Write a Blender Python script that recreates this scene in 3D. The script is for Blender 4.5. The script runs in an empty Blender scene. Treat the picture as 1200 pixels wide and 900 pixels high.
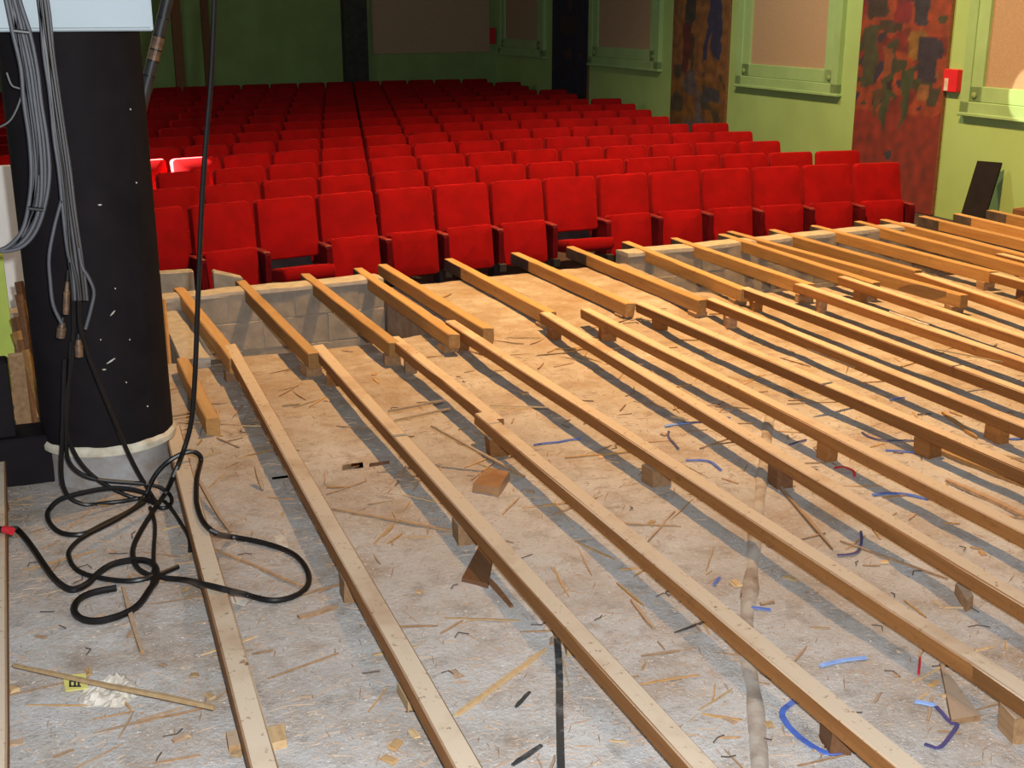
import bpy, bmesh, math, random
from mathutils import Vector, Matrix, noise
random.seed(7)
S = bpy.context.scene
COL = S.collection
PI = math.pi

# ------------------------------------------------------------------ camera
F = 1450.0; HY = 5.0; VX = 15.0; CH = 2.0
PIT = math.atan((450 - HY) / F)
YAW = math.atan((600 - VX) * math.cos(PIT) / F)
cam_d = bpy.data.cameras.new('camera'); cam = bpy.data.objects.new('camera', cam_d); COL.objects.link(cam)
cam.location = (0, 0, CH); cam.rotation_euler = (PI / 2 - PIT, 0, -YAW)
cam_d.sensor_width = 36; cam_d.lens = F / 1200 * 36; cam_d.clip_start = .02; cam_d.clip_end = 200
S.camera = cam

# ------------------------------------------------------------------ world, lights, exposure
W = bpy.data.worlds.new('world'); S.world = W; W.use_nodes = True
W.node_tree.nodes['Background'].inputs[0].default_value = (.78, .88, 1, 1)
W.node_tree.nodes['Background'].inputs[1].default_value = .15
S.view_settings.view_transform = 'Standard'; S.view_settings.look = 'None'
S.view_settings.exposure = .68; S.view_settings.gamma = 1; S.view_settings.use_curve_mapping = False

def lamp(name, kind, loc, energy, color, size=.1, target=None, **kw):
    d = bpy.data.lights.new(name, kind); o = bpy.data.objects.new(name, d); COL.objects.link(o)
    o.location = loc; d.energy = energy; d.color = color
    if kind in ('POINT', 'SPOT'): d.shadow_soft_size = size
    if kind == 'AREA': d.size = size
    if target is not None:
        o.rotation_euler = (Vector(target) - Vector(loc)).to_track_quat('-Z', 'Y').to_euler()
    for k, v in kw.items(): setattr(d, k, v)
    return o
lamp('stage_flood', 'SPOT', (4.1, 8.2, 7.8), 4100, (1, .57, .20), .09, (6.0, 9.0, 0), spot_size=math.radians(108), spot_blend=1.0)
lamp('camera_flash', 'POINT', (.10, .02, 2.10), 640, (.94, .98, 1.0), .03)
lamp('window_daylight', 'SPOT', (-13.0, 12.2, 9.6), 1200000, (1, .93, .80), .03, (.2, 11.9, .3), spot_size=math.radians(22), spot_blend=.05)  # spot standing in for the sun, shining through the added wall opening
lamp('side_daylight', 'AREA', (-2.6, 16.5, 2.6), 45, (1, .86, .74), 2.2, (4, 15.5, .3))
lamp('house_light', 'SPOT', (6.6, 13.0, 4.8), 310, (1, .93, .68), .15, (9.8, 13.4, .4), spot_size=math.radians(120), spot_blend=.8)
lamp('profile_spot', 'SPOT', (4.2, 9.9, 3.4), 1500, (1, .90, .66), .02, (9.87, 10.42, 1.08), spot_size=math.radians(5.5), spot_blend=.15)  # added spot that throws the sun patch on the window blind

# ------------------------------------------------------------------ pixel -> place helpers (1200x900)
FW = Vector((math.sin(YAW) * math.cos(PIT), math.cos(YAW) * math.cos(PIT), -math.sin(PIT)))
RT = Vector((math.cos(YAW), -math.sin(YAW), 0)); UP = RT.cross(FW)
C0 = Vector((0, 0, CH))
def ray(x, y): return FW * F + RT * (x - 600) + UP * (450 - y)
def onz(x, y, z):
    d = ray(x, y); return C0 + d * ((z - CH) / d.z)
def ony(x, y, Y):
    d = ray(x, y); return C0 + d * (Y / d.y)
def onplane(x, y, P, n):
    d = ray(x, y); return C0 + d * ((Vector(P) - C0).dot(n) / d.dot(n))
def proj(P):
    v = Vector(P) - C0; z = v.dot(FW)
    return 600 + F * v.dot(RT) / z, 450 - F * v.dot(UP) / z, z

# ------------------------------------------------------------------ materials
def nt(name):
    m = bpy.data.materials.new(name); m.use_nodes = True
    t = m.node_tree; b = t.nodes['Principled BSDF']; return m, t, b
def mixc(t, fac, a, b):
    n = t.nodes.new('ShaderNodeMix'); n.data_type = 'RGBA'
    for i, v in ((0, fac), (6, a), (7, b)):
        if hasattr(v, 'is_linked') or hasattr(v, 'links'): t.links.new(v, n.inputs[i])
        elif i == 0: n.inputs[0].default_value = v
        else: n.inputs[i].default_value = (*v, 1)
    return n.outputs[2]
def nz(t, scale, detail=4, vec=None, rough=.6):
    n = t.nodes.new('ShaderNodeTexNoise'); n.inputs['Scale'].default_value = scale
    n.inputs['Detail'].default_value = detail; n.inputs['Roughness'].default_value = rough
    if vec is not None: t.links.new(vec, n.inputs['Vector'])
    return n.outputs['Fac']
def ramp(t, v, lo, hi):
    n = t.nodes.new('ShaderNodeMapRange'); n.inputs[1].default_value = lo; n.inputs[2].default_value = hi
    t.links.new(v, n.inputs[0]); return n.outputs[0]
def objvec(t, scale=(1, 1, 1), rnd=True):
    c = t.nodes.new('ShaderNodeTexCoord'); mp = t.nodes.new('ShaderNodeMapping')
    mp.inputs['Scale'].default_value = scale
    t.links.new(c.outputs['Object'], mp.inputs['Vector'])
    if rnd:
        oi = t.nodes.new('ShaderNodeObjectInfo'); m = t.nodes.new('ShaderNodeMath'); m.operation = 'MULTIPLY'
        m.inputs[1].default_value = 37.0; t.links.new(oi.outputs['Random'], m.inputs[0])
        t.links.new(m.outputs[0], mp.inputs['Location'])
    return mp.outputs['Vector']
def bump(t, b, h, st=.3, dist=.01):
    n = t.nodes.new('ShaderNodeBump'); n.inputs['Strength'].default_value = st; n.inputs['Distance'].default_value = dist
    t.links.new(h, n.inputs['Height']); t.links.new(n.outputs[0], b.inputs['Normal'])
def simple(name, c, rough=.6, c2=None, scale=6, metal=0, bs=0, spec=None, lo=.35, hi=.65, rnd=True):
    m, t, b = nt(name)
    b.inputs['Roughness'].default_value = rough; b.inputs['Metallic'].default_value = metal
    if spec is not None: b.inputs['Specular IOR Level'].default_value = spec
    v = objvec(t, rnd=rnd); n = nz(t, scale, 5, v)
    if c2: t.links.new(mixc(t, ramp(t, n, lo, hi), c, c2), b.inputs['Base Color'])
    else: b.inputs['Base Color'].default_value = (*c, 1)
    if bs: bump(t, b, n, bs)
    return m
def wood(name, a, b2, dust=None, dusty=.0, along='Y', rough=.75):
    m, t, b = nt(name); b.inputs['Roughness'].default_value = rough; b.inputs['Specular IOR Level'].default_value = .25
    sc = {'Y': (14, .7, 14), 'X': (.7, 14, 14)}[along]
    g = nz(t, 3.0, 6, objvec(t, sc)); big = nz(t, 1.6, 4, objvec(t, (1.2, 1, 1.2)))
    col = mixc(t, ramp(t, g, .3, .72), a, b2)
    oi = t.nodes.new('ShaderNodeObjectInfo')
    h = t.nodes.new('ShaderNodeHueSaturation'); t.links.new(col, h.inputs['Color'])
    t.links.new(ramp(t, oi.outputs['Random'], -1.2, 1.1), h.inputs['Value']); 
    col = h.outputs[0]
    sp = nz(t, 60, 2, objvec(t)); col = mixc(t, ramp(t, sp, .66, .74), col, tuple(x * .35 for x in a))
    st2 = nz(t, 16, 5, objvec(t, (1, .5, 1)), .7); col = mixc(t, ramp(t, st2, .60, .78), col, tuple(x * .55 for x in b2))
    if dust:
        geo = t.nodes.new('ShaderNodeNewGeometry'); sx = t.nodes.new('ShaderNodeSeparateXYZ'); t.links.new(geo.outputs['Normal'], sx.inputs[0])
        up = ramp(t, sx.outputs[2], .6, .9)
        mm = t.nodes.new('ShaderNodeMath'); mm.operation = 'MULTIPLY'; t.links.new(up, mm.inputs[0])
        t.links.new(ramp(t, big, .12, .48), mm.inputs[1])
        m2 = t.nodes.new('ShaderNodeMath'); m2.operation = 'MULTIPLY'; t.links.new(mm.outputs[0], m2.inputs[0]); m2.inputs[1].default_value = dusty
        col = mixc(t, m2.outputs[0], col, dust)
    st3 = nz(t, 34, 4, objvec(t), .75); col = mixc(t, ramp(t, st3, .60, .72), col, tuple(x * .45 for x in a))
    t.links.new(col, b.inputs['Base Color']); bump(t, b, g, .35, .004)
    return m

def floor_mat():
    m, t, b = nt('dusty_concrete'); b.inputs['Roughness'].default_value = .92; b.inputs['Specular IOR Level'].default_value = .2
    v = objvec(t, rnd=False)
    n1 = nz(t, .9, 6, v, .65); n2 = nz(t, 7, 8, v, .7); n3 = nz(t, 60, 4, v, .8); n4 = nz(t, 2.3, 7, v, .72)
    col = mixc(t, ramp(t, n1, .38, .62), (.46, .425, .40), (.58, .56, .55))
    col = mixc(t, ramp(t, n4, .47, .72), col, (.36, .25, .165))
    col = mixc(t, ramp(t, n2, .52, .76), col, (.27, .225, .19))
    col = mixc(t, ramp(t, n3, .58, .74), col, (.24, .20, .17))
    col = mixc(t, ramp(t, n3, .42, .30), col, (.68, .64, .60))
    sy = t.nodes.new('ShaderNodeSeparateXYZ'); t.links.new(v, sy.inputs[0])
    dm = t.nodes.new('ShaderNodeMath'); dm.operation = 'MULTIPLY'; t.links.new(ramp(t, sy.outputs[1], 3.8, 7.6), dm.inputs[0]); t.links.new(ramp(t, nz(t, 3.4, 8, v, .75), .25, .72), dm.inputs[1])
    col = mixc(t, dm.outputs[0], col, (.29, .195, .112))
    t.links.new(col, b.inputs['Base Color'])
    ad = t.nodes.new('ShaderNodeMath'); ad.operation = 'ADD'; t.links.new(n2, ad.inputs[0]); t.links.new(n3, ad.inputs[1])
    bump(t, b, ad.outputs[0], .7, .012)
    return m
M = {}
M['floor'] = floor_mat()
M['joist'] = wood('joist_wood', (.37, .16, .047), (.25, .10, .028), dust=(.58, .46, .34), dusty=1.0)
M['beam'] = wood('beam_wood', (.56, .31, .11), (.42, .20, .06), dust=(.58, .42, .24), dusty=.4)
M['splint'] = wood('splinter_wood', (.50, .30, .15), (.30, .16, .08), dust=(.55, .45, .36), dusty=.4)
M['pale'] = wood('pale_wood', (.66, .46, .25), (.52, .33, .16))
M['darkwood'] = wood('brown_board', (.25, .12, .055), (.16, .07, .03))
M['tar'] = simple('tarred_wood', (.035, .03, .028), .7, (.09, .06, .045), 9)  # dark wood for the sides and end of overhanging beam tips
M['block'] = simple('concrete_block', (.40, .34, .27), .95, (.29, .25, .20), 9, bs=.5)
M['mortar'] = simple('mortar', (.46, .42, .36), .95, (.36, .32, .27), 14, bs=.4)
M['seat'] = simple('red_velour', (.26, .003, .0045), .9, (.20, .0025, .0035), 5, spec=.08)
M['seat'].node_tree.nodes['Principled BSDF'].inputs['Sheen Weight'].default_value = .04
M['seat'].node_tree.nodes['Principled BSDF'].inputs['Sheen Tint'].default_value = (1, .3, .3, 1)
M['seat2'] = simple('dark_red_velour', (.11, .003, .006), .9, (.07, .002, .004), 6, spec=.08)
M['arm'] = simple('armrest_vinyl', (.22, .012, .014), .6, (.14, .01, .012), 8)
M['blackmetal'] = simple('black_metal', (.012, .012, .013), .5, (.03, .028, .027), 9)
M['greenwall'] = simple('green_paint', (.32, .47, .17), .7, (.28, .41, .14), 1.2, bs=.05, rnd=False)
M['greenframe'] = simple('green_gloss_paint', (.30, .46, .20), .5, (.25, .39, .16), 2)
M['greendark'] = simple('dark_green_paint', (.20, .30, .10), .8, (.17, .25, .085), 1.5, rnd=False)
M['blind'] = simple('tan_blind', (.40, .28, .18), .9, (.34, .23, .15), 40, spec=.1)
M['ceiling'] = simple('ceiling_paint', (.10, .09, .08), .9, (.07, .065, .06), 2)
M['carpet'] = simple('dark_carpet', (.035, .02, .018), .95, (.06, .035, .03), 8)
M['column'] = simple('black_paint', (.0125, .0092, .0110), .75, (.0085, .0066, .0078), 7, bs=.1, spec=.12)
M['collar'] = simple('cream_sealant', (.66, .60, .47), .8, (.45, .38, .28), 12, bs=.4)
M['base'] = simple('grey_concrete_base', (.36, .35, .35), .9, (.24, .20, .17), 8, bs=.4)
M['white'] = simple('white_enamel', (.36, .43, .47), .5, (.34, .41, .45), 2)
M['paintwhite'] = simple('white_paint', (.92, .92, .88), .6, (.88, .88, .85), 3)  # near-white that stands in for sunlight on the added board
M['cable'] = simple('black_rubber', (.0065, .0055, .0055), .4, (.010, .008, .008), 15, spec=.35)
M['greycable'] = simple('grey_pvc', (.075, .075, .088), .55, (.055, .055, .065), 12)
M['browncable'] = simple('brown_pvc', (.02, .013, .011), .5, (.012, .01, .01), 12)
M['brass'] = simple('worn_connector', (.24, .14, .08), .5, (.10, .06, .04), 30, metal=.4)
M['redplastic'] = simple('red_plastic', (.60, .02, .03), .4, (.5, .02, .03), 5)
M['blue'] = simple('blue_plastic', (.10, .19, .62), .45, (.06, .11, .42), 12)
M['bluepale'] = simple('pale_blue_plastic', (.28, .45, .85), .4, (.2, .34, .75), 12)
M['violet'] = simple('violet_wire', (.07, .06, .20), .5, (.05, .05, .14), 12)
M['iron'] = simple('rusty_iron', (.05, .038, .035), .7, (.10, .06, .045), 30)
M['paper'] = simple('dirty_paper', (.62, .58, .52), .9, (.42, .36, .29), 14, bs=.3)
M['yellow'] = simple('yellow_label', (.72, .66, .20), .7, (.62, .55, .16), 14)
M['ink'] = simple('black_ink', (.03, .03, .03), .8)
M['tile'] = simple('brown_glazed_block', (.27, .13, .06), .3, (.36, .20, .10), 9)
M['limepost'] = simple('lime_paint', (.50, .62, .10), .6, (.42, .52, .08), 4)
M['strip'] = simple('black_strip', (.03, .032, .035), .6, (.16, .15, .15), 25, lo=.5, hi=.75)
M['ridge'] = simple('dusty_pipe', (.42, .37, .32), .9, (.22, .15, .11), 7, bs=.5, lo=.45, hi=.7)
M['chips'] = simple('wood_chips', (.31, .18, .10), .9, (.44, .33, .24), 3)
M['grit'] = simple('mortar_grit', (.52, .49, .46), .95, (.40, .36, .33), 3)

# ------------------------------------------------------------------ mesh helpers
def setp(o, label=None, cat=None, group=None, kind=None):
    if label: o['label'] = label
    if cat: o['category'] = cat
    if group: o['group'] = group
    if kind: o['kind'] = kind
    return o
def link(name, me, mat=None, parent=None):
    o = bpy.data.objects.new(name, me); COL.objects.link(o)
    if mat and me is not None and not me.materials: me.materials.append(M[mat] if isinstance(mat, str) else mat)
    if parent: o.parent = parent
    return o
def empty(name, loc=(0, 0, 0), rz=0):
    o = bpy.data.objects.new(name, None); COL.objects.link(o); o.location = loc; o.rotation_euler = (0, 0, rz)
    o.empty_display_size = .1; return o
class MB:
    def __init__(s): s.v = []; s.f = []; s.m = []
    def add(s, vs, fs, mi=0):
        b = len(s.v); s.v += [tuple(v) for v in vs]; s.f += [tuple(b + i for i in f) for f in fs]; s.m += [mi] * len(fs)
    def box(s, x0, x1, y0, y1, z0, z1, mi=0, mat=None):
        vs = [Vector((x, y, z)) for z in (z0, z1) for y in (y0, y1) for x in (x0, x1)]
        if mat: vs = [mat @ v for v in vs]
        s.add(vs, [(0, 2, 3, 1), (4, 5, 7, 6), (0, 1, 5, 4), (2, 6, 7, 3), (0, 4, 6, 2), (1, 3, 7, 5)], mi)
    def bbox(s, x0, x1, y0, y1, z0, z1, b=.006, mi=0, mat=None):
        # chamfered box: three stacked rings
        def ring(z, i): return [(x0 + i, y0 + i, z), (x1 - i, y0 + i, z), (x1 - i, y1 - i, z), (x0 + i, y1 - i, z)]
        R = [ring(z0, b), ring(z0 + b, 0), ring(z1 - b, 0), ring(z1, b)]
        vs = [Vector(p) for r in R for p in r]
        if mat: vs = [mat @ v for v in vs]
        fs = [(3, 2, 1, 0), (12, 13, 14, 15)]
        for k in range(3):
            for j in range(4):
                a = k * 4 + j; c = k * 4 + (j + 1) % 4; fs.append((a, c, c + 4, a + 4))
        s.add(vs, fs, mi)
    def tube(s, pts, r, n=8, mi=0, cap=True):
        pts = [Vector(p) for p in pts]; L = len(pts)
        rr = r if isinstance(r, (list, tuple)) else [r] * L
        up = Vector((0, 0, 1)); rings = []; pu = None
        for i, p in enumerate(pts):
            t = (pts[min(i + 1, L - 1)] - pts[max(i - 1, 0)]).normalized()
            u = pu if pu is not None else (up if abs(t.z) < .9 else Vector((1, 0, 0)))
            u = (u - t * u.dot(t))
            if u.length < 1e-5: u = t.orthogonal()
            u.normalize(); pu = u; w = t.cross(u)
            rings.append([p + (u * math.cos(a) + w * math.sin(a)) * rr[i] for a in [2 * PI * k / n for k in range(n)]])
        vs = [v for R in rings for v in R]; fs = []
        for i in range(L - 1):
            for k in range(n):
                a = i * n + k; c = i * n + (k + 1) % n; fs.append((a, c, c + n, a + n))
        if cap: fs += [tuple(range(n - 1, -1, -1)), tuple((L - 1) * n + k for k in range(n))]
        s.add(vs, fs, mi)
    def lathe(s, prof, n=32, mi=0, c=(0, 0, 0), cap=True):
        vs = [(c[0] + r * math.cos(2 * PI * k / n), c[1] + r * math.sin(2 * PI * k / n), c[2] + z) for r, z in prof for k in range(n)]; fs = []
        for i in range(len(prof) - 1):
            for k in range(n):
                a = i * n + k; d = i * n + (k + 1) % n; fs.append((a, d, d + n, a + n))
        if cap: fs += [tuple(range(n - 1, -1, -1)), tuple((len(prof) - 1) * n + k for k in range(n))]
        s.add(vs, fs, mi)
    def mesh(s, name, smooth=False, mats=None):
        me = bpy.data.meshes.new(name); me.from_pydata(s.v, [], s.f); me.update()
        for k in (mats or []): me.materials.append(M[k])
        if mats and len(mats) > 1: me.polygons.foreach_set('material_index', s.m)
        if smooth:
            me.polygons.foreach_set('use_smooth', [True] * len(me.polygons))
            try: me.set_sharp_from_angle(angle=math.radians(40))
            except Exception: pass
        return me
    def build(s, name, mat, parent=None, smooth=False):
        return link(name, s.mesh(name, smooth), mat, parent)
def catmull(P, k=6):
    P = [Vector(p) for p in P]; out = []
    for i in range(len(P) - 1):
        a, b, c, d = P[max(i - 1, 0)], P[i], P[i + 1], P[min(i + 2, len(P) - 1)]
        for j in range(k):
            t = j / k
            out.append(.5 * ((2 * b) + (c - a) * t + (2 * a - 5 * b + 4 * c - d) * t * t + (3 * b - a - 3 * c + d) * t ** 3))
    out.append(P[-1]); return out
def ORD(n): return ['first', 'second', 'third', 'fourth', 'fifth', 'sixth', 'seventh', 'eighth', 'ninth', 'tenth', 'eleventh', 'twelfth', 'thirteenth', 'fourteenth', 'fifteenth', 'sixteenth', 'seventeenth', 'eighteenth', 'nineteenth', 'twentieth', 'twenty-first', 'twenty-second'][n]

# ------------------------------------------------------------------ stage floor (height field with open trenches)
FX0, FX1, FY0 = -3.0, 9.6, -.6
def sst(a, b, x): t = max(0, min(1, (x - a) / (b - a))); return t * t * (3 - 2 * t)
def front_y(x): return 8.95 + .085 * (x - 1.0)          # stage front line (about five degrees off square)
PXL, PXR, RX = 2.46, 4.62, 7.80                          # platform between the two trenches, right trench end
def slab_edge(x):
    if x < PXL: return 7.72
    if x < PXR: return front_y(x) + .06
    if x < RX: return 8.12
    return front_y(x) + .06
def fz(x, y):
    z = -.156 + .008 * noise.noise((x * 1.7, y * 1.7, 0)) + .006 * noise.noise((x * 6, y * 6, 3)) + .003 * noise.noise((x * 17, y * 17, 7))
    p = sst(6.9, 8.0, y) * sst(PXL - .5, PXL - .02, x) * (1 - sst(PXR, PXR + .4, x))
    q = sst(7.6, 8.4, y) * sst(RX - .5, RX, x)
    return z + .05 * max(p, q)
def build_floor():
    xs = []
    x = FX0
    while x < FX1 + 1e-6: xs.append(x); x += .055 if x < 6.6 else .11
    for e in (PXL, PXR, RX): xs += [e - .001, e + .001]
    xs = sorted(xs); mb = MB(); nc, nf = 150, 34; ny = nc + nf; cols = []
    for x in xs:
        e = slab_edge(x); cols.append([Vector((x, FY0 + (7.2 - FY0) * j / nc if j <= nc else 7.2 + (e - 7.2) * (j - nc) / nf, 0)) for j in range(ny + 1)])
    vs = []
    for c in cols:
        for p in c: vs.append((p.x, p.y, fz(p.x, p.y)))
        vs.append((c[-1].x, c[-1].y, -1.0))
    n = ny + 2; fs = []
    for i in range(len(cols) - 1):
        for j in range(n - 1):
            if xs[i + 1] - xs[i] < .0025 and j >= nc and abs(slab_edge(xs[i]) - slab_edge(xs[i + 1])) > .1: continue
            fs.append((i * n + j, (i + 1) * n + j, (i + 1) * n + j + 1, i * n + j + 1))
    mb.add(vs, fs)
    mb.box(PXL + .001, PXR - .001, 7.3, slab_edge(PXL + .01) - .005, -1, -.19); mb.box(RX + .001, FX1, 7.3, slab_edge(RX + .01) - .005, -1, -.19)
    mb.box(FX0, FX1, 7.0, 7.3, -1, -.24)
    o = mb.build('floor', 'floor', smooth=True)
    setp(o, 'dusty pale concrete stage slab littered with splinters', 'floor', kind='structure')
    return o
FLOOR = build_floor()
def mk(name, mb, mat, label, cat='structure', parent=None, smooth=False):
    o = mb.build(name, mat, parent, smooth)
    if not parent: setp(o, label, cat, kind='structure')
    return o
tb = MB(); tb.box(-3.2, 9.8, 7.3, 10.3, -1.15, -1.0)
mk('floor_trench', tb, 'floor', 'rough bottom of the trench below the stage edge', 'floor')
rs = MB(); ra = math.atan(.085); rs.box(0, 13, .21, .75, -1.05, -.378, 0, Matrix.Translation((-3.2, front_y(-3.2), 0)) @ Matrix.Rotation(ra, 4, 'Z'))
mk('wall_riser', rs, 'blackmetal', 'dark riser below the stage edge in front of the seats', 'wall')
# sides of the platform (left and right cheeks of the trenches) are block masonry too
def block_wall(name, P, dirv, length, ztop, courses, label, thick=.2, bl=.5, bh=.22, cap=True):
    """masonry wall of single concrete blocks; P = front top corner, wall thickness runs to the far side"""
    d = Vector(dirv).normalized(); nrm = Vector((-d.y, d.x, 0))
    root = empty(name, (P[0], P[1], ztop - courses * bh), math.atan2(d.y, d.x))
    setp(root, label, 'wall', kind='structure')
    H = courses * bh
    mo = MB(); mo.box(.004, length - .004, .005, thick - .005, .0, H - .01); link('mortar', mo.mesh('mortar'), 'mortar', root)
    meshes = {}
    for c in range(courses):
        x = -(bl / 2) * (c % 2)
        while x < length - .01:
            a, b = max(x, 0), min(x + bl, length)
            if b - a > .04:
                key = round(b - a, 3)
                if key not in meshes:
                    q = MB(); q.bbox(.003, key - .003, 0, thick, .002, bh - .003, .004); me = q.mesh('block'); me.materials.append(M['block']); meshes[key] = me
                o = link('block', meshes[key], None, root); o.location = (a, random.uniform(-.004, .004), c * bh - (.028 if c == courses - 1 else 0) * 0)
            x += bl
    if cap:
        q = MB(); n = max(2, int(length / .12)); vs = []; fs = []
        for i in range(n + 1):
            x = length * i / n; w = random.uniform(-.006, .008); t = random.uniform(-.004, .006)
            vs += [(x, -.004 + w, H - .02), (x, .0 + w, H + .008 + t), (x, thick * .5, H + .012 + t), (x, thick + .004, H + .006 + t), (x, thick + .004, H - .02)]
        for i in range(n):
            for k in range(4): a = i * 5 + k; fs.append((a, a + 5, a + 6, a + 1))
        fs += [(4, 3, 2, 1, 0), tuple(n * 5 + k for k in range(5))]
        q.add(vs, fs); link('mortar_cap', q.mesh('mortar_cap', True), 'mortar', root)
    return root
fd = Vector((1, .085, 0)).normalized()
ZW = -.022
block_wall('wall_front_trench', (-3.0, front_y(-3.0), 0), fd, 5.46, ZW, 4, 'concrete block wall across the end of the trench beside the black column')
block_wall('wall_front_right_trench', (PXR, front_y(PXR), 0), fd, 3.20, ZW, 4, 'concrete block wall under the overhanging beams near the leaning black board')
w = block_wall('wall_trench_side', (.74, 8.93, 0), (0, -1, 0), 1.36, -.108, 4, 'short concrete block cross wall in the trench beside the black column', thick=.17)
# ------------------------------------------------------------------ auditorium frame
AA = math.radians(6.5); RD = Vector((math.cos(AA), math.sin(AA), 0)); ND = Vector((-math.sin(AA), math.cos(AA), 0))
AFZ = -.375; RAKE = .0085
def afz(n): return AFZ + RAKE * max(0, n - 9.9)
def A(r, n, z=0): p = RD * r + ND * n; return Vector((p.x, p.y, z))
WANG = math.radians(-2.5)
WD = Vector((math.sin(WANG), math.cos(WANG), 0)); WN = Vector((-math.cos(WANG), math.sin(WANG), 0))   # along wall, into room
WP = Vector((9.84, 11.0, 0))
def onwall(x, y, off=0): return onplane(x, y, WP + WN * off, WN)
CORNER = WP + WD * 13.9
CORNER.z = 0
q = MB()
c0, c1 = A(-4, 9.12), A(12, 9.12); c2, c3 = A(14, 27), A(-4, 27)
q.add([(c0.x, c0.y, AFZ), (c1.x, c1.y, AFZ), (c1 + ND * .7) .to_tuple()[:2] + (AFZ,), (c0 + ND * .7).to_tuple()[:2] + (AFZ,), (c2.x, c2.y, afz(27)), (c3.x, c3.y, afz(27))],
      [(0, 1, 2, 3), (3, 2, 4, 5)])
mk('floor_auditorium', q, 'carpet', 'dark floor under the rows of red seats', 'floor')
# right wall : a slab with window recesses is built from strips between the windows
def wallbox(mb, s0, s1, z0, z1, d0, d1, mi=0):
    mt = Matrix(((WD.x, WN.x, 0, WP.x), (WD.y, WN.y, 0, WP.y), (0, 0, 1, 0), (0, 0, 0, 1)))
    mb.box(s0, s1, d0, d1, z0, z1, mi, mt)
def sp(P): return (Vector((P[0], P[1], 0)) - WP).dot(WD)
q = MB(); wallbox(q, -6.5, 14.1, -.6, 8.4, -.25, 0)
mk('wall_right', q, 'greenwall', 'pale green plaster side wall of the auditorium', 'wall')
# windows (framed tan blinds)
def window(n, pl, pr, pz, top=2.75, note=''):
    sa, sb = sp(onwall(*pl)), sp(onwall(*pr)); s0, s1 = min(sa, sb), max(sa, sb); z0 = pz
    root = empty('window_%d' % n, WP + WD * ((s0 + s1) / 2), math.atan2(WD.y, WD.x)); setp(root, note, 'window', kind='structure')
    hw = (s1 - s0) / 2
    def bx(nm, mat, *a, par=root):
        m = MB()
        for t in a: m.bbox(t[0], t[1], t[2], t[3], t[4], t[5], .008)
        return link(nm, m.mesh(nm), mat, par)
    ow, iw = .13, .17
    fr = bx('outer_frame', 'greenframe', (-hw, -hw + ow, -.005, .07, z0, top), (hw - ow, hw, -.005, .07, z0, top), (-hw, hw, -.005, .07, z0, z0 + ow), (-hw, hw, -.005, .07, top - ow, top))
    a, b = -hw + ow, hw - ow; c, d = z0 + ow, top - ow
    inf = bx('inner_frame', 'greenframe', (a, a + iw, -.005, .055, c, d), (b - iw, b, -.005, .055, c, d), (a, b, -.005, .055, c, c + iw), (a, b, -.005, .055, d - iw, d))
    bx('blind', 'blind', (a + iw - .02, b - iw + .02, -.005, .018, c + iw - .02, d - iw + .02))
    bx('sill', 'greenframe', (-hw - .02, hw + .02, -.005, .085, z0 - .03, z0 + .01))
    for xx in (a + .06, b - .06):
        k = MB(); k.lathe([(.035, 0), (.035, .012), (.022, .022), (.002, .024)], 14)
        o = link('latch_knob', k.mesh('latch_knob', True), 'greendark', inf); o.location = (xx, .055, c + .07); o.rotation_euler = (-PI / 2, 0, 0)
    return root
window(1, (1290, 150), (1129, 135), .84, note='green framed window with tan blind beside the red alarm box')
window(2, (985, 113), (866, 97), .90, note='green framed window with tan blind between the red and the ochre murals')
window(3, (775, 84), (693, 73), 1.0, note='green framed window with tan blind between the ochre and the navy murals')
window(4, (640, 68), (587, 62), 1.04, note='dim green framed window with tan blind next to the far corner')
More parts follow.
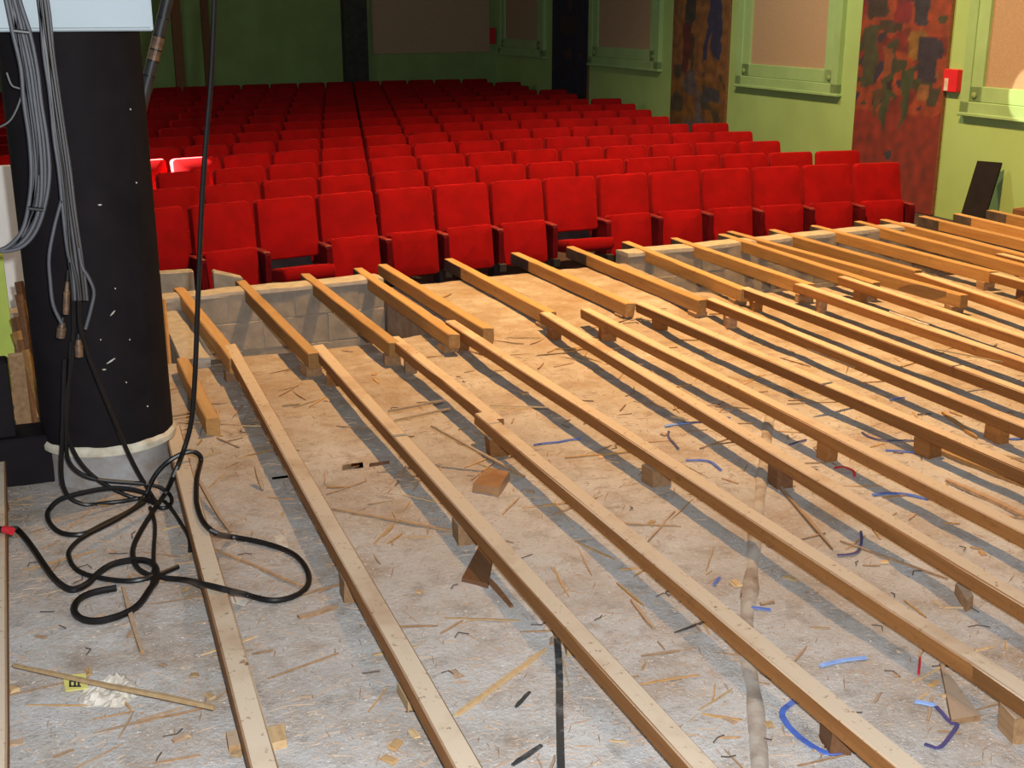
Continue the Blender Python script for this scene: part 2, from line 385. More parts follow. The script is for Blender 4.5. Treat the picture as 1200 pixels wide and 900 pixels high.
# ------------------------------------------------------------------ murals on shallow pilasters (painted colours in a vertex grid)
def inpoly(x, y, P):
    c = False; j = len(P) - 1
    for i in range(len(P)):
        if (P[i][1] > y) != (P[j][1] > y) and x < (P[j][0] - P[i][0]) * (y - P[i][1]) / (P[j][1] - P[i][1]) + P[i][0]: c = not c
        j = i
    return c
def s2l(c): return tuple(((v / 255 + .055) / 1.055) ** 2.4 if v > 10 else v / 255 / 12.92 for v in c)
MM, T, B = nt('mural_paint'); B.inputs['Roughness'].default_value = .75
at = T.nodes.new('ShaderNodeVertexColor'); at.layer_name = 'paint'
T.links.new(mixc(T, ramp(T, nz(T, 45, 4, objvec(T)), .35, .9), at.outputs[0], (.05, .04, .04)), B.inputs['Base Color'])
def mural(name, pl, pr, label, bgf, shapes, seed):
    sa, sb = sp(onwall(*pl)), sp(onwall(*pr)); s0, s1 = min(sa, sb), max(sa, sb)
    z0, z1 = -.36, 3.2; wd = s1 - s0
    root = empty(name, WP + WD * ((s0 + s1) / 2) + Vector((0, 0, z0)), math.atan2(WD.y, WD.x)); setp(root, label, 'mural')
    m = MB(); m.bbox(-wd / 2, wd / 2, -.01, .045, 0, z1 - z0, .005); link('pilaster_panel', m.mesh('pilaster_panel'), 'darkwood', root)
    nx, nz_ = 56, 120; me = bpy.data.meshes.new('painted_face'); vs = []; fs = []; cl = []
    for j in range(nz_ + 1):
        for i in range(nx + 1):
            u, v = i / nx, j / nz_
            vs.append(((.5 - u) * (wd - .01), .047, v * (z1 - z0)))
            z = z0 + v * (z1 - z0)
            c = bgf(u, z, seed)
            du = .05 * noise.noise((u * 5, z * 4, seed)); dz = .06 * noise.noise((u * 5, z * 4, seed + 9))
            for P, col in shapes:
                if inpoly(u + du, z + dz, P): c = col
            k = .46 * (1 + .6 * noise.noise((u * 12, z * 9, seed + 4))); cl.append(tuple(max(0, x * k) for x in s2l(c)) + (1,))
    for j in range(nz_):
        for i in range(nx): a = j * (nx + 1) + i; fs.append((a, a + nx + 1, a + nx + 2, a + 1))
    me.from_pydata(vs, [], fs); ca = me.color_attributes.new('paint', 'FLOAT_COLOR', 'POINT')
    ca.data.foreach_set('color', [x for c in cl for x in c]); me.materials.append(MM)
    link('painted_face', me, None, root)
def rect(a, b, c, d): return [(a, c), (b, c), (b, d), (a, d)]
def bg_red(u, z, s):
    n = noise.noise((u * 3, z * 2.4, s)); n2 = noise.noise((u * 6, z * 5, s + 2))
    base = (170, 45, 25) if z < .75 else ((190, 75, 30) if n > -.1 else (150, 35, 25))
    if z > .8 and n2 > .28: base = (70, 75, 45)
    if z > .8 and n2 < -.34: base = (50, 45, 80)
    return base
red_sh = [(rect(.05, .22, 1.05, 1.75), (80, 85, 50)), ([(.30, 1.15), (.42, 1.15), (.38, .55), (.34, .5)], (75, 85, 50)), ([(.18, 1.0), (.32, 1.0), (.27, .62)], (110, 80, 40)),
          ([(.52, 1.25), (.68, 1.3), (.62, .75), (.57, .62)], (70, 90, 50)), (rect(.36, .44, 1.02, 1.12), (50, 25, 45)), ([(.4, .28), (.5, .3), (.49, .16), (.43, .18)], (50, 60, 75)),
          ([(.56, 1.45), (.72, 1.35), (.95, 1.2), (.9, 1.4), (.7, 1.75), (.6, 1.7)], (170, 120, 45)), (rect(.70, .92, 1.15, 1.62), (50, 45, 75)), (rect(.74, .84, .92, 1.12), (185, 120, 65)),
          (rect(.84, .95, .88, 1.1), (75, 75, 55)), (rect(.22, .5, 1.68, 1.84), (80, 60, 40)), (rect(.4, .56, 1.78, 2.05), (160, 25, 45)), (rect(.6, .78, 1.8, 2.1), (55, 55, 75)), (rect(.3, .4, 1.2, 1.5), (175, 90, 45)),
          (rect(.1, .3, 1.85, 2.1), (70, 55, 45)), (rect(.2, .7, 2.2, 2.7), (90, 80, 60))]
def bg_och(u, z, s):
    n = noise.noise((u * 4, z * 3, s)); b = (165, 110, 35) if z < .9 else (175, 115, 55)
    if n > .30 and z < 1.05: b = (125, 110, 115)
    if n < -.30 and z < 1.1: b = (95, 85, 60)
    return b
och_sh = [(rect(.20, .36, 1.2, 1.75), (125, 45, 35)), ([(.2, 1.2), (.32, 1.2), (.3, .95), (.22, .98)], (120, 45, 35)), ([(.36, 1.6), (.42, 1.6), (.4, 1.0), (.36, 1.02)], (90, 70, 40)),
          ([(.66, 2.1), (.86, 2.1), (.9, 1.7), (.84, 1.2), (.76, 1.3), (.72, 1.6), (.66, 1.2), (.58, 1.2), (.62, 1.6)], (55, 60, 110)), (rect(.22, .42, 1.75, 2.2), (70, 65, 60)), (rect(.6, .9, .62, .82), (85, 85, 95)),
          (rect(.15, .45, 2.3, 2.8), (120, 60, 40)), ([(.44, .1), (.62, .1), (.56, .75), (.48, .72)], (135, 120, 125))]
def bg_nav(u, z, s):
    n = noise.noise((u * 5, z * 4, s)); return (95, 60, 60) if n > .35 else ((50, 40, 55) if n < -.3 else (28, 32, 78))
mural('wall_mural', (1000, 190), (1100, 200), 'tall red painted wall panel with dark abstract figures near the black leaning board', bg_red, red_sh, 3)
mural('wall_mural', (788, 130), (851, 150), 'tall ochre painted wall panel with blue and red abstract legs', bg_och, och_sh, 11)
mural('wall_mural', (649, 110), (690, 118), 'tall navy painted wall panel with brown blotches', bg_nav, [(rect(.2, .7, 1.5, 1.8), (70, 50, 50))], 21)
# back wall
BW = empty('wall_back', CORNER, AA); setp(BW, 'dark green rear wall of the auditorium with tan panel and black posts', 'wall', kind='structure')
def bwbox(nm, mat, px0, px1, z0, z1, d0, d1):
    def sx(px):
        P = onplane(px, 60, CORNER, ND); return (P - CORNER).dot(RD)
    m = MB(); m.bbox(sx(px0), sx(px1), -d1, -d0, z0, z1, .006); return link(nm, m.mesh(nm), mat, BW)
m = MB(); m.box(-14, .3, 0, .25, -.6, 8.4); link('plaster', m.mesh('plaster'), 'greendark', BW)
bwbox('tan_panel', 'blind', 436, 573, 1.06, 4.2, -.005, .03)
bwbox('black_post', 'blackmetal', 401, 428, -.4, 4.6, -.005, .16)
bwbox('dark_batten', 'darkwood', 238, 247, -.4, 4.6, -.005, .05)  # dark strip built where a pilaster shadow falls
bwbox('dark_batten', 'darkwood', 203, 214, -.4, 4.6, -.005, .08)  # second strip standing in for a pilaster shadow
# left wall with an added unseen opening shaped to throw the sun patches, and the ceiling over the seats
LX = -3.0
SUN = Vector((-13.0, 12.2, 9.6))
def through(P): return SUN + (P - SUN) * ((LX - SUN.x) / (P.x - SUN.x))
ta, tb_ = through(onz(172, 196, .46)), through(onz(248, 189, .46)); tc, td = through(onz(-30, 300, -.2)), through(onz(24, 200, .45))
ya, yb = min(ta.y, tb_.y) - .07, max(ta.y, tb_.y) + .02; zu = max(ta.z, tb_.z) + .03; yc = min(tc.y, td.y, ya - .05); zc0, zd = min(tc.z, td.z) - .02, max(tc.z, td.z)
print('OPENING', ya, yb, zu, yc, zc0, zd)
q = MB()
for (y0, y1, z0, z1) in ((8.6, yc, -.6, 8.4), (yb, 26, -.6, 8.4), (yc, yb, -.6, zc0), (yc, ya, zd, 8.4), (ya, yb, zu, 8.4)): q.box(LX - .05, LX, y0, y1, z0, z1)
mk('wall_left', q, 'greenwall', 'green side wall with a tall daylight opening', 'wall')
q = MB(); q.box(-3.2, 12, 9.8, 27, 8.4, 8.55)
mk('ceiling', q, 'ceiling', 'dark auditorium ceiling', 'ceiling')

# ------------------------------------------------------------------ floor joists and front beams
def board_mesh(name, L, w, h, tip=0, seg=7, warp=.006, rag=True):
    """board lying along +Y from y=0 to L, top at z=0, left edge x=0; chamfered section; tip = length of tarred far end"""
    b = .006
    sec = [(b, -h), (w - b, -h), (w, -h + b), (w, -b), (w - b, 0), (b, 0), (0, -b), (0, -h + b)]
    ys = [L * i / seg for i in range(seg + 1)]
    if tip: ys = sorted(set(ys + [L - tip]))
    mb = MB(); n = len(sec); vs = []; ph = random.uniform(0, 9)
    for i, y in enumerate(ys):
        dx = warp * noise.noise((ph, y * .8, 0)); dz = 0
        for (x, z) in sec:
            vs.append((x + dx + random.uniform(-.0012, .0012), y + (random.uniform(-.012, .012) if rag and i in (0, len(ys) - 1) else 0), z + dz + (random.uniform(-.0015, 0))))
    fs = []; ms = []
    for i in range(len(ys) - 1):
        for k in range(n):
            a = i * n + k; c = i * n + (k + 1) % n; fs.append((a, a + n, c + n, c))
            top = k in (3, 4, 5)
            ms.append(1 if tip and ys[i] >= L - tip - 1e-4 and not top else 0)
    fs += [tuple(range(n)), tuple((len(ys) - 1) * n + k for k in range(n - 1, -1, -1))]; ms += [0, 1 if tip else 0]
    mb.v = vs; mb.f = fs; mb.m = ms
    return mb
JW, JH, BWd, BH = .075, .066, .075, .096
JO = []   # (P_near, P_far)
def place_board(name, far, near, w, h, mat, label, group, tip=0, cat='joist', ztop=0.0):
    d = far - near; L = d.length
    mb = board_mesh(name, L, w, h, tip)
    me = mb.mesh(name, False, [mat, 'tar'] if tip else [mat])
    o = link(name, me); o.location = (near.x, near.y, ztop); o.rotation_euler = (0, 0, math.atan2(d.y, d.x) - PI / 2)
    setp(o, label, cat, group); return o
def line_to(a, b, Y):
    d = b - a; return a + d * ((Y - a.y) / d.y)
LOW = [((193, 500), (293, 900), None), ((262, 404), (533, 900), None), ((365, 405), (800, 890), None), ((455, 395), (575, 492), 'short'), ((556, 484), (1053, 900), None),
       ((522, 376), (1055, 722), 3.0), ((632, 366), (1200, 710), None), ((680, 362), (1200, 625), None), ((745, 355), (1200, 552), None), ((827, 350), (1200, 500), None),
       ((867, 337), (1200, 460), None), ((930, 332), (1200, 424), None), ((982, 324), (1200, 396), None), ((1072, 320), (1200, 363), None), ((1160, 320), (1200, 333), 'y'), ((1168, 297), None, 'y')]
joists = []
k = 0
for a, b, mode in LOW:
    P = onz(*a, 0); P.z = 0
    if mode == 'y': N = Vector((P.x - .02, .4, 0))
    elif mode == 'short': N = onz(*b, 0)
    elif isinstance(mode, float): N = line_to(P, onz(*b, 0), 2.55)
    else: N = line_to(P, onz(*b, 0), .4)
    N.z = 0
    lab = 'long floor joist, %s in line counted from the black column' % ORD(k)
    if mode == 'short': lab = 'short lapped joist piece between two longer boards, fourth line from the black column'
    o = place_board('floor_joist', P, N, JW, JH, 'joist', lab, 'floor joists lying across the stage'); joists.append((P, N)); k += mode != 'short'
P = onz(1125, 768, 0); N = Vector((P.x + .0, .4, 0)); P.z = 0
place_board('floor_joist', P, N, JW, JH, 'joist', 'darker joist end lapped beside the fifth joist line from the black column', 'floor joists lying across the stage'); joists.append((P, N))
# wide worn plank at the far left with stamped holes, lying lower
P = Vector((-.36, 5.8, 0)); N = Vector((-.335, .4, 0))
place_board('edge_plank', P, N, .11, .08, 'joist', 'wide nail-pocked plank beside the coiled cables', None, cat='plank'); joists.append((P + Vector((.03, 0, 0)), N + Vector((.03, 0, 0))))
UPP = [((204, 337), (268, 420)), ((276, 329), (361, 415)), ((352, 321), (456, 402)), ((414, 314), (526, 392)), ((443, 310), (566, 385)), ((521, 303), (640, 366)), ((599, 296), (733, 356)), ((664, 289), (818, 352)),
       ((729, 283), (868, 339)), ((786, 279), (945, 333)), ((841, 274), (1022, 331)), ((851, 271), (1125, 346)), ((901, 269), (1072, 317)), ((949, 264), (1160, 318)), ((1001, 259), (1172, 302)), ((1032, 257), (1240, 304)), ((1077, 253), (1250, 293)), ((1117, 250), (1270, 283)), ((1157, 246), (1290, 276)), ((1190, 243), (1320, 270))]
beams = []
for i, (a, b) in enumerate(UPP):
    P = onz(*a, 0); N = onz(*b, 0)
    if i >= 14: N = Vector((P.x - .03, 7.0 + .25 * (i % 3), 0))
    P.z = N.z = 0
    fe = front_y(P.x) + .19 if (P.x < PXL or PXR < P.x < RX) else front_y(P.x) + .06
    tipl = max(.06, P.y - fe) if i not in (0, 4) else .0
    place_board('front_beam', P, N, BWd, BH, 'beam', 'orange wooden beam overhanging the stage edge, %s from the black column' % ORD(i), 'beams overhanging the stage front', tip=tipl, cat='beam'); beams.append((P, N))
# packing blocks that carry joists and beams
def rblock(name, P, sx, sy, sz, rz, mat, label, cat, group):
    mb = MB(); mb.bbox(-sx / 2, sx / 2, -sy / 2, sy / 2, 0, sz, .004)
    mb.v = [(x + random.uniform(-.003, .003), y + random.uniform(-.006, .006), z) for x, y, z in mb.v]
    o = mb.build(name, mat); o.location = P; o.rotation_euler = (0, 0, rz); setp(o, label, cat, group); return o
for (P, N) in joists:
    y = P.y - random.uniform(.15, .35)
    while y > max(N.y, 1.6) + .1:
        t = (P.y - y) / (P.y - N.y); x = P.x + (N.x - P.x) * t + JW / 2; z = fz(x, y) - .006
        rblock('packing_block', (x + random.uniform(-.005, .02), y, z), random.uniform(.06, .10), random.uniform(.08, .11), -JH + .002 - z, random.uniform(-.3, .3), random.choice(['splint', 'darkwood', 'joist']),
               'small wooden packing block wedged under a floor joist', 'wood block', 'packing blocks under the joists')
        y -= random.uniform(2.3, 3.4)
for (P, N) in beams:
    y = N.y + random.uniform(.06, .12); x = N.x + (P.x - N.x) * ((y - N.y) / (P.y - N.y)) + BWd / 2
    if y < slab_edge(x) - .05:
        z = fz(x, y) - .006
        if -BH - z > .015: rblock('packing_block', (x, y, z), .10, .10, -BH + .002 - z, random.uniform(-.2, .2), 'splint', 'wooden packing block under the inner end of a front beam', 'wood block', 'packing blocks under the front beams')
# short stub of joist standing in the trench mouth and a leaning lath
P = onz(206, 412, -.02); N = onz(240, 482, -.02); place_board('joist_stub', P, N, .07, .10, 'beam', 'short stub of beam beside the black column near the cross wall', None, cat='beam', ztop=-.06)
q = MB(); q.tube([ony(192, 352, 8.6), ony(200, 445, 7.55)], .014, 4); setp(q.build('leaning_lath', 'beam'), 'thin orange lath leaning by the black column', 'lath')
# ------------------------------------------------------------------ theatre seats
def pad(w0, w1, h, t, r=.06, bulge=.02, nseg=5):
    """upholstered pad: outline in x-z (bottom width w0, top width w1), thickness t towards -Y"""
    out = []
    for (cx, cz, a0) in ((w0 / 2 - r, r, -PI / 2), (w1 / 2 - r, h - r, 0), (-w1 / 2 + r, h - r, PI / 2), (-w0 / 2 + r, r, PI)):
        for k in range(nseg): a = a0 + PI / 2 * k / (nseg - 1); out.append((cx + r * math.cos(a), cz + r * math.sin(a)))
    cx, cz = 0, h / 2
    rings = [(.0, .955), (-.018, 1.0), (-t + .02, 1.0), (-t, .955), (-t - bulge, .6)]
    mb = MB(); n = len(out); vs = []; fs = []
    for y, s in rings:
        for (x, z) in out: vs.append((x * (1 - (1 - s) * (1 if s > .9 else 1)), y, cz + (z - cz) * s))
    for i in range(len(rings) - 1):
        for k in range(n): a = i * n + k; c = i * n + (k + 1) % n; fs.append((a, c, c + n, a + n))
    fs += [tuple(range(n - 1, -1, -1)), tuple((len(rings) - 1) * n + k for k in range(n))]
    mb.add(vs, fs); return mb
SM = {}
SM['back'] = pad(.53, .505, .50, .085, .04, .015).mesh('backrest', True, ['seat'])
SM['pan'] = pad(.44, .45, .385, .10, .03, .02).mesh('seat_pan', True, ['seat'])
m = MB(); m.bbox(-.024, .024, -.26, .05, .15, .455, .006); SM['side'] = m.mesh('side_panel', False, ['seat2'])
m = MB(); m.bbox(-.028, .028, -.24, .06, .455, .475, .006); SM['arm'] = m.mesh('armrest', False, ['arm'])
m = MB(); m.bbox(-.018, .018, -.14, .0, 0, .16, .004); m.bbox(-.035, .035, -.27, .09, -.004, .014, .004); m.bbox(-.03, .03, -.30, -.22, .10, .17, .004); SM['leg'] = m.mesh('leg', False, ['blackmetal'])
m = MB(); m.bbox(-.20, .20, -.02, .012, .10, .40, .006); SM['shell'] = m.mesh('seat_shell', False, ['blackmetal'])
m = MB(); m.bbox(-.032, .032, -.29, .06, .455, .485, .008); SM['armw'] = m.mesh('armrest', False, ['beam'])
ROWG = .997; PITCH = .544; NROW = 14
def bend(r, k): return max(r - 4.5 - .25 * k, -2.2)
ENDS = [(80, 540), (92, 557), (98, 600), (104, 650), (110, 700), (118, 727), (130, 766), (138, 790), (147, 850), (156, 878), (167, 946), (177, 988), (192, 1102), (240, 1110)]
def row_end(y):
    for (a, b), (c, d) in zip(ENDS, ENDS[1:]):
        if a <= y <= c: return b + (d - b) * (y - a) / (c - a)
    return ENDS[0][1] if y < 80 else ENDS[-1][1]
def seat(r, n, k, first, last, state='up', lab=''):
    dr = bend(r, k); n -= .027 * dr ** 2
    rt = empty('theatre_seat', A(r, n, afz(n)), AA - .054 * dr + random.uniform(-.012, .012))
    setp(rt, lab, 'seat', 'red theatre seats, %s row' % ORD(k))
    b = link('backrest', SM['back'], None, rt); b.location = (0, -.02, .355); b.rotation_euler = (math.radians(-11 + random.uniform(-1, 1)), 0, 0)
    s = link('seat_shell', SM['shell'], None, rt); s.location = (0, -.045, .08); s.rotation_euler = (math.radians(-6), 0, 0)
    if state == 'up':
        p = link('seat_pan', SM['pan'], None, rt); p.location = (0, -.14, .115); p.rotation_euler = (math.radians(-9 + random.uniform(-2, 2)), 0, 0)
    elif state == 'down':
        p = link('seat_pan', SM['pan'], None, rt); p.location = (0, -.10, .30); p.rotation_euler = (math.radians(80), 0, 0)
    for sx in ((-1,) if not last else (-1, 1)):
        sd_ = link('side_panel', SM['side'], None, rt); sd_.location = (sx * PITCH / 2, -.02, 0)
        link('armrest', SM['armw' if state == 'nopan' else 'arm'], None, sd_); link('leg', SM['leg'], None, sd_)
    return rt
NS = 0
for k in range(NROW):
    n = 9.93 + ROWG * k
    off = 2.775 + .36 * k
    off -= math.floor(off / PITCH) * PITCH
    cand = []
    for i in range(-8, 40):
        r = off + PITCH * (i + .5)
        nn_ = n - .027 * bend(r, k) ** 2; P = A(r, nn_, .3); x, y, z = proj(P)
        xe, ye, _ = proj(A(r + .26, nn_, afz(n) + .85))
        if xe > row_end(ye) + 30: continue
        s_wall = (P - WP).dot(WN)
        x1 = proj(A(r + .3, n, .4))[0]
        if x1 < -30 or s_wall < .55 or P.x < LX + .4: continue
        cand.append((r, x))
    for j, (r, x) in enumerate(cand):
        st = 'up'
        lab = 'red velour theatre seat with tipped-up pan in the %s row from the stage' % ORD(k)
        if k == 0:
            for px, s2 in ((333, 'down'), (673, 'down'), (190, 'nopan')):
                if abs(x - px) < 33: st = s2
        if st == 'down': lab = 'red velour theatre seat with its pan hanging down in the front row'
        if st == 'nopan': lab = 'red theatre seat missing its pan in the front row beside the black column'
        seat(r, n, k, j == 0, j == len(cand) - 1, st, lab); NS += 1
print('SEATS', NS)
# ------------------------------------------------------------------ black column with collar and base
PC = Vector((.215, 5.97, 0)); PR = .302
zc = ony(127, 503, 5.97).z
pil = empty('column', (PC.x, PC.y, -.19)); setp(pil, 'thick round black column with cream collar and grey concrete base', 'column')
H0 = .19
m = MB(); prof = [(PR, zc + H0)] + [(PR * .995, zc + H0 + .3 * i) for i in range(1, 15)]; m.lathe(prof, 48); shaft = link('shaft', m.mesh('shaft', True), 'column', pil)
m = MB(); n = 48; vs = []; fs = []
for i, (r, z) in enumerate(((PR * .97, -.035), (PR + .012, -.03), (PR + .014, -.004), (PR + .002, .012), (PR * .98, .016))):
    for k in range(n):
        a = 2 * PI * k / n; j = .010 * noise.noise((math.cos(a) * 4, math.sin(a) * 4, i * .3)) if i >= 2 else 0
        vs.append((r * math.cos(a), r * math.sin(a), zc + H0 + z + j))
for i in range(4):
    for k in range(n): fs.append((i * n + k, i * n + (k + 1) % n, (i + 1) * n + (k + 1) % n, (i + 1) * n + k))
m.add(vs, fs); link('collar', m.mesh('collar', True), 'collar', pil)
m = MB(); m.lathe([(PR * .96, 0), (PR * .95, .1), (PR * .955, zc + H0 - .02)], 48); link('base', m.mesh('base', True), 'base', pil)
# pale scuffs on the shaft
for (px, py, dx, dy) in ((132, 367, 4, -4), (130, 423, 7, -4), (122, 433, 3, 0), (135, 338, 1, 0), (148, 448, 1, 1), (118, 398, 1, 0), (152, 398, 1, 0), (173, 476, 1, 1), (160, 214, 1, 1), (117, 240, 3, 0), (153, 128, 1, 1)):
    c2 = ray(px, py); # hit the cylinder
    dxy = Vector((c2.x, c2.y)); a = dxy.dot(dxy); b = -2 * dxy.dot(Vector((PC.x, PC.y))); c = PC.x ** 2 + PC.y ** 2 - (PR + .001) ** 2
    t = (-b - math.sqrt(max(0, b * b - 4 * a * c))) / (2 * a); P = C0 + c2 * t
    nrm = Vector((P.x - PC.x, P.y - PC.y, 0)).normalized(); tg = Vector((0, 0, 1)).cross(nrm)
    u = (tg * dx - Vector((0, 0, 1)) * dy) * .0041; v = u.orthogonal().normalized() if u.length < 1e-4 else nrm.cross(u).normalized()
    q = MB(); w2 = .004
    ring = [P + u * s + v * w2 * ww - Vector(pil.location) for s, ww in ((-.6, -.3), (.0, -1), (.7, -.4), (.6, .5), (0, .8), (-.7, .4))]
    q.add([p - nrm * .002 for p in ring] + [p + nrm * .0015 for p in ring], [tuple(range(6, 12))] + [(i, (i + 1) % 6, 6 + (i + 1) % 6, 6 + i) for i in range(6)])
    link('paint_scuff', q.mesh('paint_scuff'), 'paper', shaft)
# white enclosure fixed to the column front (only its lower edge is in view)
bl = ony(-60, 38, 5.5); br = ony(180, 38, 5.5)
box = empty('white_enclosure', ((bl.x + br.x) / 2, 5.5, bl.z)); setp(box, 'white enamelled cabinet mounted on the black column behind the cables', 'cabinet')
hw = (br.x - bl.x) / 2
m = MB(); m.bbox(-hw, hw, 0, .19, 0, .85, .006); link('body', m.mesh('body'), 'white', box)
m = MB(); m.bbox(-hw + .012, hw - .012, -.012, .002, .012, .838, .004); link('door', m.mesh('door'), 'white', box)
# ------------------------------------------------------------------ cables
def floor_pt(x, y, lift=.0, Ymax=5.52):
    P = onz(x, y, -.16)
    if P.y > Ymax or P.y < 0 or y < 20: return ony(x, y, Ymax)
    P = onz(x, y, fz(P.x, P.y)); 
    P.z = max(P.z, fz(P.x, P.y)) + lift; return P
def cable(name, pts, r, mat, label, group=None, Ymax=5.5, lift=None, cat='cable', k=5, parent=None, over=True):
    W = []
    for q_ in catmull([(x, y, 0) for x, y in pts], k):
        p = floor_pt(q_.x, q_.y, r if lift is None else lift, Ymax)
        if over and q_.y > 500:     # lie over joists rather than through them
            t = onz(q_.x, q_.y, r + .003)
            for (P, N) in joists:
                if N.y < t.y < P.y and t.y < Ymax + .03 and p.z < r + .003:
                    xx = P.x + (N.x - P.x) * (P.y - t.y) / (P.y - N.y)
                    if xx - .03 < t.x < xx + JW + .03: p = t
        W.append(p)
    for it in range(2): W = [W[0]] + [W[i - 1] * .25 + W[i] * .5 + W[i + 1] * .25 for i in range(1, len(W) - 1)] + [W[-1]]
    m = MB(); m.tube(W, r, 8); o = m.build(name, mat, parent, True)
    if not parent: setp(o, label, cat, group)
    return o
G = 'black cables coiled at the column foot'
C1 = [(252, -12), (250, 40), (247, 100), (241, 170), (236, 250), (232, 350), (229, 430), (225, 490), (215, 529), (196, 575), (181, 600), (166, 624), (156, 646), (159, 666), (174, 677), (196, 681), (233, 684), (267, 692), (300, 704), (327, 707), (353, 698), (363, 682), (353, 660), (333, 647), (300, 637), (263, 630), (240, 615), (231, 593), (230, 578), (231, 558), (236, 538), (229, 530), (218, 530), (198, 540), (181, 558), (169, 585), (156, 600), (122, 617), (98, 629), (73, 628), (59, 617), (56, 602), (66, 588), (86, 580), (127, 572), (156, 574), (176, 580)]
cable('hanging_cable', C1, .0115, 'cable', 'thick black cable hanging beside the column and looping over the floor')
C2 = [(84, 318), (86, 350), (87, 380), (84, 431), (78, 462), (78, 504), (78, 529), (83, 545), (98, 557), (122, 563), (171, 567), (193, 574), (202, 588), (196, 597), (186, 597), (181, 588), (174, 574), (156, 543), (134, 493), (106, 424), (94, 384), (92, 350), (90, 315)]
cable('looped_cable', C2, .0095, 'cable', 'thin black cable dropping from the column connectors into a loop', G)
C3 = [(84, 400), (80, 470), (79, 508), (90, 536), (109, 558), (140, 577), (169, 588), (180, 592)]
cable('looped_cable', C3, .0095, 'cable', 'thin black cable slanting down across the column base', G)
C4 = [(76, 420), (74, 480), (73, 518), (72, 560), (81, 583), (103, 592), (137, 591), (166, 586), (183, 590)]
cable('looped_cable', C4, .010, 'cable', 'thin black cable bending round at the left foot of the column', G)
C5 = [(169, 592), (137, 612), (98, 632), (83, 646), (81, 656), (90, 671), (112, 679), (147, 684), (176, 680), (209, 667)]
cable('looped_cable', C5, .0105, 'cable', 'black cable end curling below the column in an open hook', G, over=False)
C6 = [(-14, 618), (10, 622), (22, 625), (39, 646), (59, 676), (73, 690), (86, 695), (103, 688), (115, 676), (132, 665), (156, 660), (176, 662), (184, 672), (183, 685), (177, 693), (163, 713), (143, 725), (117, 732), (97, 730), (87, 720), (92, 707), (110, 698), (137, 693)]
o = cable('taped_cable', C6, .0135, 'cable', 'black cable marked with red tape lying over the edge plank')
t0, t1 = onz(5, 620.5, .0165), onz(14, 622.5, .0165)
m = MB(); m.tube([t0, t1], .0165, 10); m2 = m.build('red_tape', 'redplastic', o); m2['label'] = 'red tape band'
C7 = [(176, 597), (182, 617), (180, 651), (181, 672), (177, 693)]
cable('looped_cable', C7, .009, 'cable', 'short straight run of black cable inside the coil', G)
C8 = [(193, 590), (200, 597), (213, 617), (222, 633), (223, 648)]
cable('looped_cable', C8, .009, 'cable', 'loose black cable end pointing at the first joist', G, over=False)
# grey bundles in front of the column
def bundle(name, path, offs, r, mats, label, ties=(), Y=5.42):
    root = empty(name, ony(path[-1][0], path[-1][1], Y)); setp(root, label, 'cables')
    for i, (o0, o1, o2) in enumerate(offs):
        W = []
        for j, (x, y) in enumerate(path):
            t = j / (len(path) - 1); off = (o0 * (1 - t) ** 2 + 2 * o1 * t * (1 - t) + o2 * t * t) + 2.2 * noise.noise((i * 3.1, j * .8, 1))
            W.append(ony(x + off, y, Y + .012 * ((i * 7) % 5 - 2)) - Vector(root.location))
        m = MB(); m.tube(catmull(W, 5), r, 6); link('strand', m.mesh('strand', True), mats[i % len(mats)], root)
    for (x, y, ww) in ties:
        a, b = ony(x - ww, y - 1, Y - .035), ony(x + ww, y + 1, Y - .035); m = MB()
        m.tube([a - Vector(root.location), b - Vector(root.location)], .008, 6); link('cable_tie', m.mesh('cable_tie'), 'cable', root)
    return root
bundle('cable_bundle', [(12, -15), (18, 10), (25, 40), (33, 80), (38, 120), (44, 165), (46, 205), (43, 240), (33, 270), (18, 288), (0, 294), (-20, 294)],
       [(-8, -12, -5), (-5, -6, -3), (-2, 0, -1), (1, 6, 1), (3, 12, 3), (6, 16, 5), (0, -16, 6), (2, 4, -6)], .0085, ['greycable'], 'bundle of grey cables sweeping left in front of the column', ((25, 37, 9), (42, 245, 9)))
bundle('cable_bundle', [(49, -15), (53, 20), (58, 65), (64, 110), (71, 160), (77, 200), (82, 245), (88, 290), (94, 330), (97, 352)],
       [(-4, -9, -9), (-2, -4, -5), (0, 0, -2), (2, 4, 2), (4, 7, 5), (-6, -2, -12)], .0075, ['greycable', 'browncable', 'greycable', 'browncable', 'greycable', 'cable'], 'bundle of grey and brown cables hanging straight down the column')
bundle('cable_drop', [(72, 235), (64, 265), (58, 300), (58, 330), (63, 358), (73, 380)], [(0, 0, 0)], .0075, ['greycable'], 'single grey cable bowing out to a brass connector')
bundle('cable_drop', [(92, 290), (96, 312), (104, 325), (109, 342), (107, 362), (100, 386)], [(0, 0, 0)], .0075, ['greycable'], 'single grey cable curling back beside the connectors')
bundle('cable_drop', [(8, 85), (14, 100), (26, 108), (12, 140), (-8, 152)], [(0, 0, 0)], .006, ['cable'], 'thin black cable crossing behind the grey bundle', Y=5.6)
for (x, y, x2, y2, r, lb) in ((73, 378, 71, 396, .020, 'upper worn brass cable connector on the column'), (92, 398, 93, 418, .018, 'lower worn brass cable connector on the column'), (79, 330, 77, 368, .014, 'twisted dark connector sleeve on the column')):
    a, b = ony(x, y, 5.46), ony(x2, y2, 5.46); cn = empty('cable_connector', b); setp(cn, lb, 'connector')
    m = MB(); m.tube([a - b, (a - b) * .7, (a - b) * .68, Vector((0, 0, 0))], [r * .6, r * .75, r, r * .9], 12); link('shell', m.mesh('shell', True), 'brass', cn)
    m = MB(); m.tube([(a - b) * 1.35, a - b], [r * .45, r * .6], 10); link('boot', m.mesh('boot', True), 'cable', cn)
